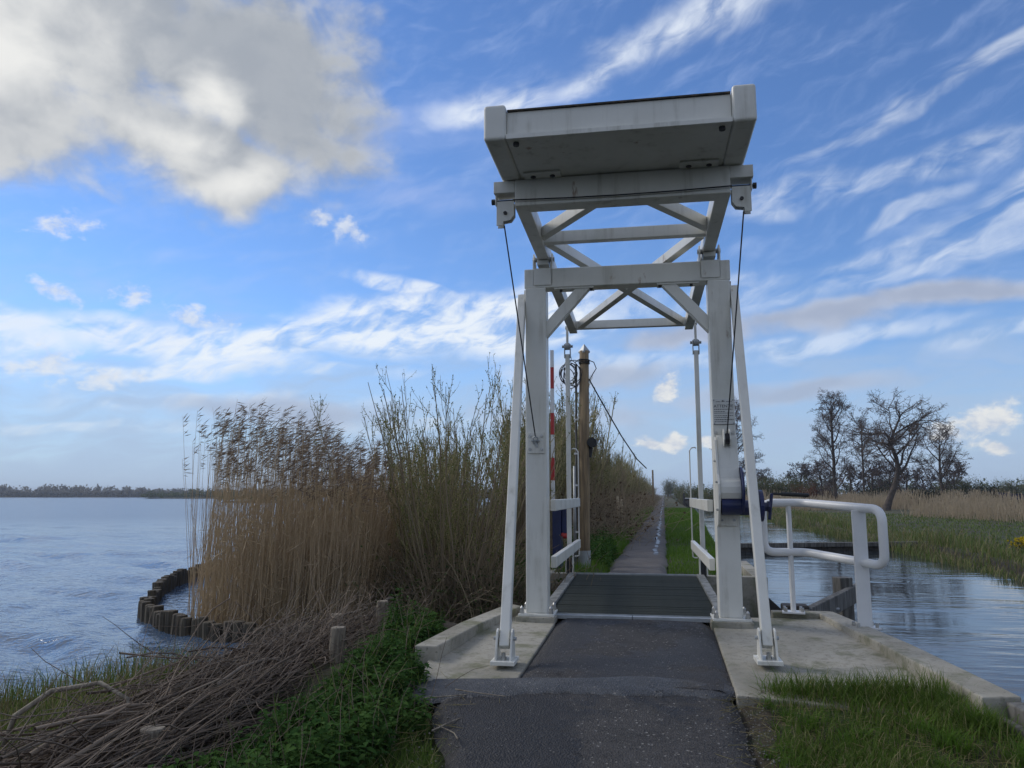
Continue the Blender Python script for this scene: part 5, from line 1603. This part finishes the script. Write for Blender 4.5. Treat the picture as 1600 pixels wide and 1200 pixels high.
put(tree_kit('alder_tree', 'spreading bare tree with several stems, right of the leaning tree', 203, [(0, 0, -0.3), (0.1, 0, 1.5), (0.2, 0, 3), (0.1, 0, 5), (0.2, 0.1, 7), (0.3, 0, 9.5)], 0.31, 12, 5.6, 7, 6, 5, 0.15, 0.10, start=0.18, specks=2, speck=0.10), *at(0.322, 120), 0.86)
put(tree_kit('alder_tree', 'slender bare tree between the upright and the leaning tree', 204, [(0, 0, -0.3), (0, 0, 3), (0.1, 0, 6), (0.1, 0, 9), (0.2, 0.1, 11.5), (0.2, 0, 14)], 0.24, 15, 3.8, 6, 5, 4, 0.17, 0.10, start=0.25, specks=2, speck=0.11), *at(0.237, 125), 0.86)
put(tree_kit('alder_tree', 'tall bare tree seen behind the right bridge post and strut', 205, [(0, 0, -0.3), (0.1, 0, 3), (0, 0.1, 6), (0.1, 0, 9), (0, 0, 12), (0.1, 0, 15)], 0.34, 18, 5.6, 7, 6, 5, 0.15, 0.09, start=0.2, specks=3, speck=0.13), *at(0.089, 130), 0.86)
low = tree_kit('low_tree', 'low dark bare tree left of the upright tree', 206, [(0, 0, -0.3), (0.1, 0, 1), (0.3, 0, 2.2), (0.2, 0.1, 3.4), (0.4, 0, 4.6)], 0.22, 9, 3.2, 5, 5, 3, 0.2, 0.05, start=0.3, specks=5, speck=0.16)
put(low, *at(0.163, 128), 1.0)
for k, (b, y, s, rz, lab) in enumerate([(0.285, 118, 0.85, 1.0, 'low dark bare tree behind the trunk of the leaning tree'), (0.125, 135, 0.9, 2.2, 'low bare tree just right of the right strut'),
                                       (0.305, 132, 0.9, 3.1, 'low bare tree between leaning tree and spreading tree'), (0.222, 132, 0.95, 4.4, 'low bare tree behind the upright tree'), (0.245, 140, 1.15, 5.2, 'low bare tree between the slender and the leaning tree, farther back'), (0.265, 135, 1.1, 0.4, 'low bare tree right behind the crown of the leaning tree'), (0.19, 138, 1.1, 3.7, 'low bare tree behind the rust red bush'), (0.335, 140, 1.1, 5.8, 'low bare tree behind the spreading tree')]):
    o = copy_tree(low)
    o['label'] = lab
    put(o, *at(b, y), s, rz)
def cloud_bush(name, label, cat, seed, rx, ry, h, n, leaf, m, twig_m='twig_brown', group=None):
    """leafy shrub: twigs that carry small leaves through an uneven volume"""
    rs = np.random.RandomState(seed)
    root = thing(name, label, cat, (0, 0, 0), 0, group)
    S = walk(np.zeros((26, 3)) + rs.normal(0, 0.25, (26, 3)) * np.array([1, 1, 0]), np.stack([rs.normal(0, 0.55, 26), rs.normal(0, 0.55, 26), np.ones(26)], 1), rs.uniform(0.6, 1.0, 26), 6, rs, 0.12, 0.05)
    T = sprout(S, 9, 0.2, 1.0, 0.42, rs, 4, 0.2, 0.08, 0.6, 0.7)
    for Q in (S, T):
        Q *= np.array([rx, ry, h])
    stuff('stems', joined([np_tubes(S, taper(S, 0.05, 0.02, rs), 4), np_tubes(T, taper(T, 0.02, 0.012, rs), 3)]), twig_m, root)
    p, d = along(T, rs.randint(0, len(T), n), rs.uniform(0.1, 1.0, n))
    p = p + rs.normal(0, 0.16, (n, 3)) * np.array([rx, ry, h]) * 0.55
    p[:, 2] = np.maximum(p[:, 2], 0.0)
    stuff('foliage', np_chips(p, rs.normal(0, 1, (n, 3)), rs.normal(0, 1, (n, 3)), leaf * rs.uniform(0.6, 1.4, n), leaf * 0.6 * rs.uniform(0.7, 1.3, n)), m, root)
    note_children(root)
    return root
ob = cloud_bush('olive_bush', 'olive green bush behind the railing, nearest the strut', 'bush', 301, 3.0, 2.6, 4.2, 5200, 0.16, 'far_green')
put(ob, *at(0.118, 120), 1.0)
for b, y, s, rz, lab in [(0.140, 122, 1.0, 1.0, 'olive green bush left of the rust red bush'), (0.155, 125, 1.05, 2.0, 'olive green bush just left of the rust red one, tallest'),
                         (0.075, 118, 1.1, 3.0, 'olive green bush behind the winch'), (0.055, 125, 1.1, 4.0, 'olive green bush behind the right hanging rod'),
                         (0.038, 165, 1.25, 0.5, 'olive bush beyond the white roofed boat'), (0.022, 210, 1.5, 1.5, 'far olive bush at the end of the canal'),
                         (0.350, 120, 0.95, 2.6, 'light green bush right of the spreading tree'), (0.395, 170, 1.1, 5.0, 'far green bush near the right edge of the view'), (0.425, 168, 1.2, 5.5, 'far green bush at the right edge of the view'),
                         (0.008, 300, 1.7, 3.5, 'tiny far bush where canal and path meet'), (0.33, 150, 1.1, 0.8, 'far green bush behind the spreading tree'), (0.26, 150, 1.2, 1.8, 'far green bush behind the leaning tree'), (0.18, 150, 1.2, 2.8, 'far olive bush behind the rust red bush')]:
    o = copy_tree(ob)
    o['label'] = lab
    put(o, *at(b, y), s, rz)
put(cloud_bush('rust_bush', 'rust red bush at the left of the bare trees', 'bush', 302, 2.0, 1.8, 3.0, 3000, 0.15, 'rust_leaf'), *at(0.1725, 108), 1.0)
put(cloud_bush('dark_bush', 'dark bush beside the rust red bush', 'bush', 303, 2.6, 2.0, 2.8, 4200, 0.15, 'alder_specks'), *at(0.190, 109), 1.0)
db = put(cloud_bush('evergreen_bush', 'dark evergreen bush right of the spreading tree', 'bush', 304, 3.0, 2.5, 2.8, 6000, 0.15, 'evergreen_leaf'), *at(0.372, 108), 1.0)
for b, y, s, lab in [(0.30, 100, 0.9, 'dark low bush under the right side of the leaning tree'), (0.245, 112, 0.95, 'dark low bush behind the foot of the leaning tree'), (0.34, 104, 0.7, 'small dark bush in front of the light green bush')]:
    o = copy_tree(db)
    o.name = 'dark_bush'
    o['label'] = lab
    put(o, *at(b, y), s, 2.0)
# yellow flowers on the bank
t = thing('flower_clump', 'clump of yellow flowers on the canal bank at the right edge', 'flowers', (10.45, 25.6, float(land(10.45, 25.6))))
rs = np.random.RandomState(6)
n = 150
S = walk(rs.normal(0, 0.18, (n, 3)) * np.array([1, 1, 0]), np.stack([rs.normal(0, 0.3, n), rs.normal(0, 0.3, n), np.ones(n)], 1), rs.uniform(0.25, 0.55, n), 4, rs, 0.1)
stuff('stalks', np_tubes(S, taper(S, 0.008, 0.005), 3), 'bush_green', t)
p = np.repeat(S[:, -1], 6, 0)
stuff('petals', np_chips(p, rs.normal(0, 1, (len(p), 3)), rs.normal(0, 1, (len(p), 3)), np.full(len(p), 0.045), np.full(len(p), 0.04)), 'yellow_petal', t)

# ---- boats
def hull(L, W, H, m, name, parent):
    vs, fs = [], []
    st = 9
    for i in range(st):
        q = i / (st - 1)
        x = (q - 0.5) * L
        w = W / 2 * (1 - (2 * abs(q - 0.45)) ** 3.2) ** 0.6 if 0 < q < 1 else 0.02
        w = max(w, 0.03)
        z = H * (1 + 0.25 * (2 * q - 1) ** 2)
        for a, b in ((-1, z), (-0.75, 0.1), (0, -0.05), (0.75, 0.1), (1, z), (0.86, z), (0, z - 0.16), (-0.86, z)):
            vs.append((x, a * w, b))
    for i in range(st - 1):
        for j in range(8):
            a = i * 8 + j
            b = i * 8 + (j + 1) % 8
            fs.append((a, b, b + 8, a + 8))
    return MB().add(vs, fs).build(name, m, parent)
t = thing('rowing_boat', 'small blue boat beyond the pale reeds at the right edge', 'boat', (*at(0.408, 100), float(land(40.8, 100)) + 0.95), 0.25)
hull(5.5, 1.9, 0.75, NV, 'hull', t)
MB().box(-0.5, -0.25, -0.8, 0.8, 0.55, 0.62).build('thwart', MATS['old_timber'], t)
MB().box(0.9, 1.15, -0.75, 0.75, 0.55, 0.62).build('thwart', MATS['old_timber'], t)
MB().box(-2.4, 2.4, -0.5, -0.35, -1.5, 0.0).build('keel_block', MATS['wet_timber'], t)
MB().box(-2.4, 2.4, 0.35, 0.5, -1.5, 0.0).build('keel_block', MATS['wet_timber'], t)
t = thing('canal_boat', 'low boat with a white roof moored far down the canal', 'boat', (4.6, 140, WATER_Z), 1.50)
hull(7.0, 2.4, 0.75, MATS['black_plastic'], 'hull', t)
cbn = MB().box(-2.2, 1.2, -0.9, 0.9, 0.6, 1.35).build('cabin', MATS['bark_dark'], t, 0.03)
MB().box(-2.4, 1.4, -1.05, 1.05, 1.352, 1.46).build('roof', MATS['paint_white_clean'], t, 0.03)
for x in (-1.4, -0.2, 0.8):
    MB().box(x - 0.3, x + 0.3, -0.925, -0.902, 0.8, 1.15).build('window', MATS['paint_navy'], cbn)
t = thing('mooring_post', 'dark mooring post beside the far white roofed boat', 'post', (3.3, 134, WATER_Z))
MB().cyl((0, 0, -1), (0, 0, 2.3), 0.16, 8).build('shaft', MATS['wet_timber'], t)

# ---- far woods across the lake and beyond the meadow
def wood(name, label, line, n, h0, h1, leaf, m, seed, depth=14.0, crown=4.5):
    rs = np.random.RandomState(seed)
    seg = np.array(line, float)
    d = np.r_[0, np.cumsum(np.linalg.norm(np.diff(seg, axis=0), axis=1))]
    nt_ = int(d[-1] / (crown * 0.5))
    tt = rs.uniform(0, d[-1], nt_)
    cx, cyy = np.interp(tt, d, seg[:, 0]), np.interp(tt, d, seg[:, 1])
    H = rs.uniform(h0, h1, nt_) * (0.8 + 0.3 * np.sin(tt * 0.021) * np.sin(tt * 0.0073 + 1))
    off = rs.uniform(0, depth, nt_)
    i = rs.randint(0, nt_, n)
    q = rs.normal(0, 1, (n, 3))
    q = unit(q) * rs.uniform(0.3, 1, (n, 1)) ** 0.5
    z = H[i] * (0.55 + 0.45 * q[:, 2])
    low_ = rs.uniform(0, 1, n) < 0.5
    z = np.where(low_, rs.uniform(0, 0.5, n) * H[i], z)
    even = rs.uniform(0, 1, n) < 0.35
    te = rs.uniform(0, d[-1], n)
    z = np.where(even, rs.uniform(0, 0.62, n) * h0, z)
    P = np.stack([np.where(even, np.interp(te, d, seg[:, 0]), cx[i] + q[:, 0] * crown * 0.62), np.where(even, np.interp(te, d, seg[:, 1]) + q[:, 1] * 3, cyy[i] + off[i] + q[:, 1] * crown * 0.62), z], 1)
    V = np_chips(P, rs.normal(0, 1, (n, 3)), rs.normal(0, 1, (n, 3)), leaf * rs.uniform(0.5, 1.4, n), leaf * 0.7 * rs.uniform(0.6, 1.3, n))
    return stuff(name, V, m, None, label, 'wood')
wood('far_wood', 'grey brown row of trees on the far lake shore', [(-1000, 410), (-509, 526), (-385, 553), (-200, 598), (-60, 640), (-10, 640)], 70000, 6.5, 9.5, 2.0, 'far_wood', 401)
wood('far_wood', 'low green wood on the horizon beyond the meadow', [(14, 420), (80, 400), (220, 330), (420, 220), (500, 60)], 26000, 6, 10, 1.5, 'far_green', 402)
def islet(name, pts, h):
    ctr = np.mean(pts, 0)
    vs = [(x, y, WATER_Z - 0.3) for x, y in pts] + [(ctr[0] + (x - ctr[0]) * 0.85, ctr[1] + (y - ctr[1]) * 0.85, WATER_Z + h) for x, y in pts] + [(ctr[0], ctr[1], WATER_Z + h * 1.3)]
    n = len(pts)
    fs = [(i, (i + 1) % n, n + (i + 1) % n, n + i) for i in range(n)] + [(n + i, n + (i + 1) % n, 2 * n) for i in range(n)]
    structure(name, MB().add(vs, fs).mesh(name), MATS['soil'])
def oval(cx, cy_, a, b, rot, n=18):
    return [(cx + a * math.cos(q) * math.cos(rot) - b * math.sin(q) * math.sin(rot), cy_ + a * math.cos(q) * math.sin(rot) + b * math.sin(q) * math.cos(rot)) for q in np.linspace(0, 6.283, n, endpoint=False)]
islet('islet', oval(-236, 386, 46, 9, 0.2), 0.5)
wood('islet_shrubs', 'green shrubs on the low islet at the left of the reeds', [(-278, 375), (-250, 381), (-200, 391)], 7000, 3.2, 5.5, 0.8, 'far_green', 403, 6, 3.0)
islet('islet', oval(-104, 186, 10, 3, 0.2), 0.45)
wood('islet_shrubs', 'low scrub on the small islet seen through the reeds', [(-113, 183.5), (-96, 187)], 2500, 0.7, 1.6, 0.4, 'bush_green', 404, 2, 1.5)

# ---- the air between here and the far shore
hz = MB().box(-3700, 3700, -3700, 3700, -4.0, 21.0).build('haze', None)
hm = bpy.data.materials.new('haze')
hm.use_nodes = True
hg = Graph(hm.node_tree)
pv = hg.node('ShaderNodeVolumePrincipled')
pv.inputs['Color'].default_value = (0.80, 0.88, 1.0, 1)
pv.inputs['Density'].default_value = 0.00035
pv.inputs['Anisotropy'].default_value = 0.2
ho = hg.node('ShaderNodeOutputMaterial')
hg.link(pv.outputs[0], ho.inputs['Volume'])
hz.data.materials.append(hm)
tag(hz, 'thin pale air haze over the lake and meadow', 'haze', kind='stuff')
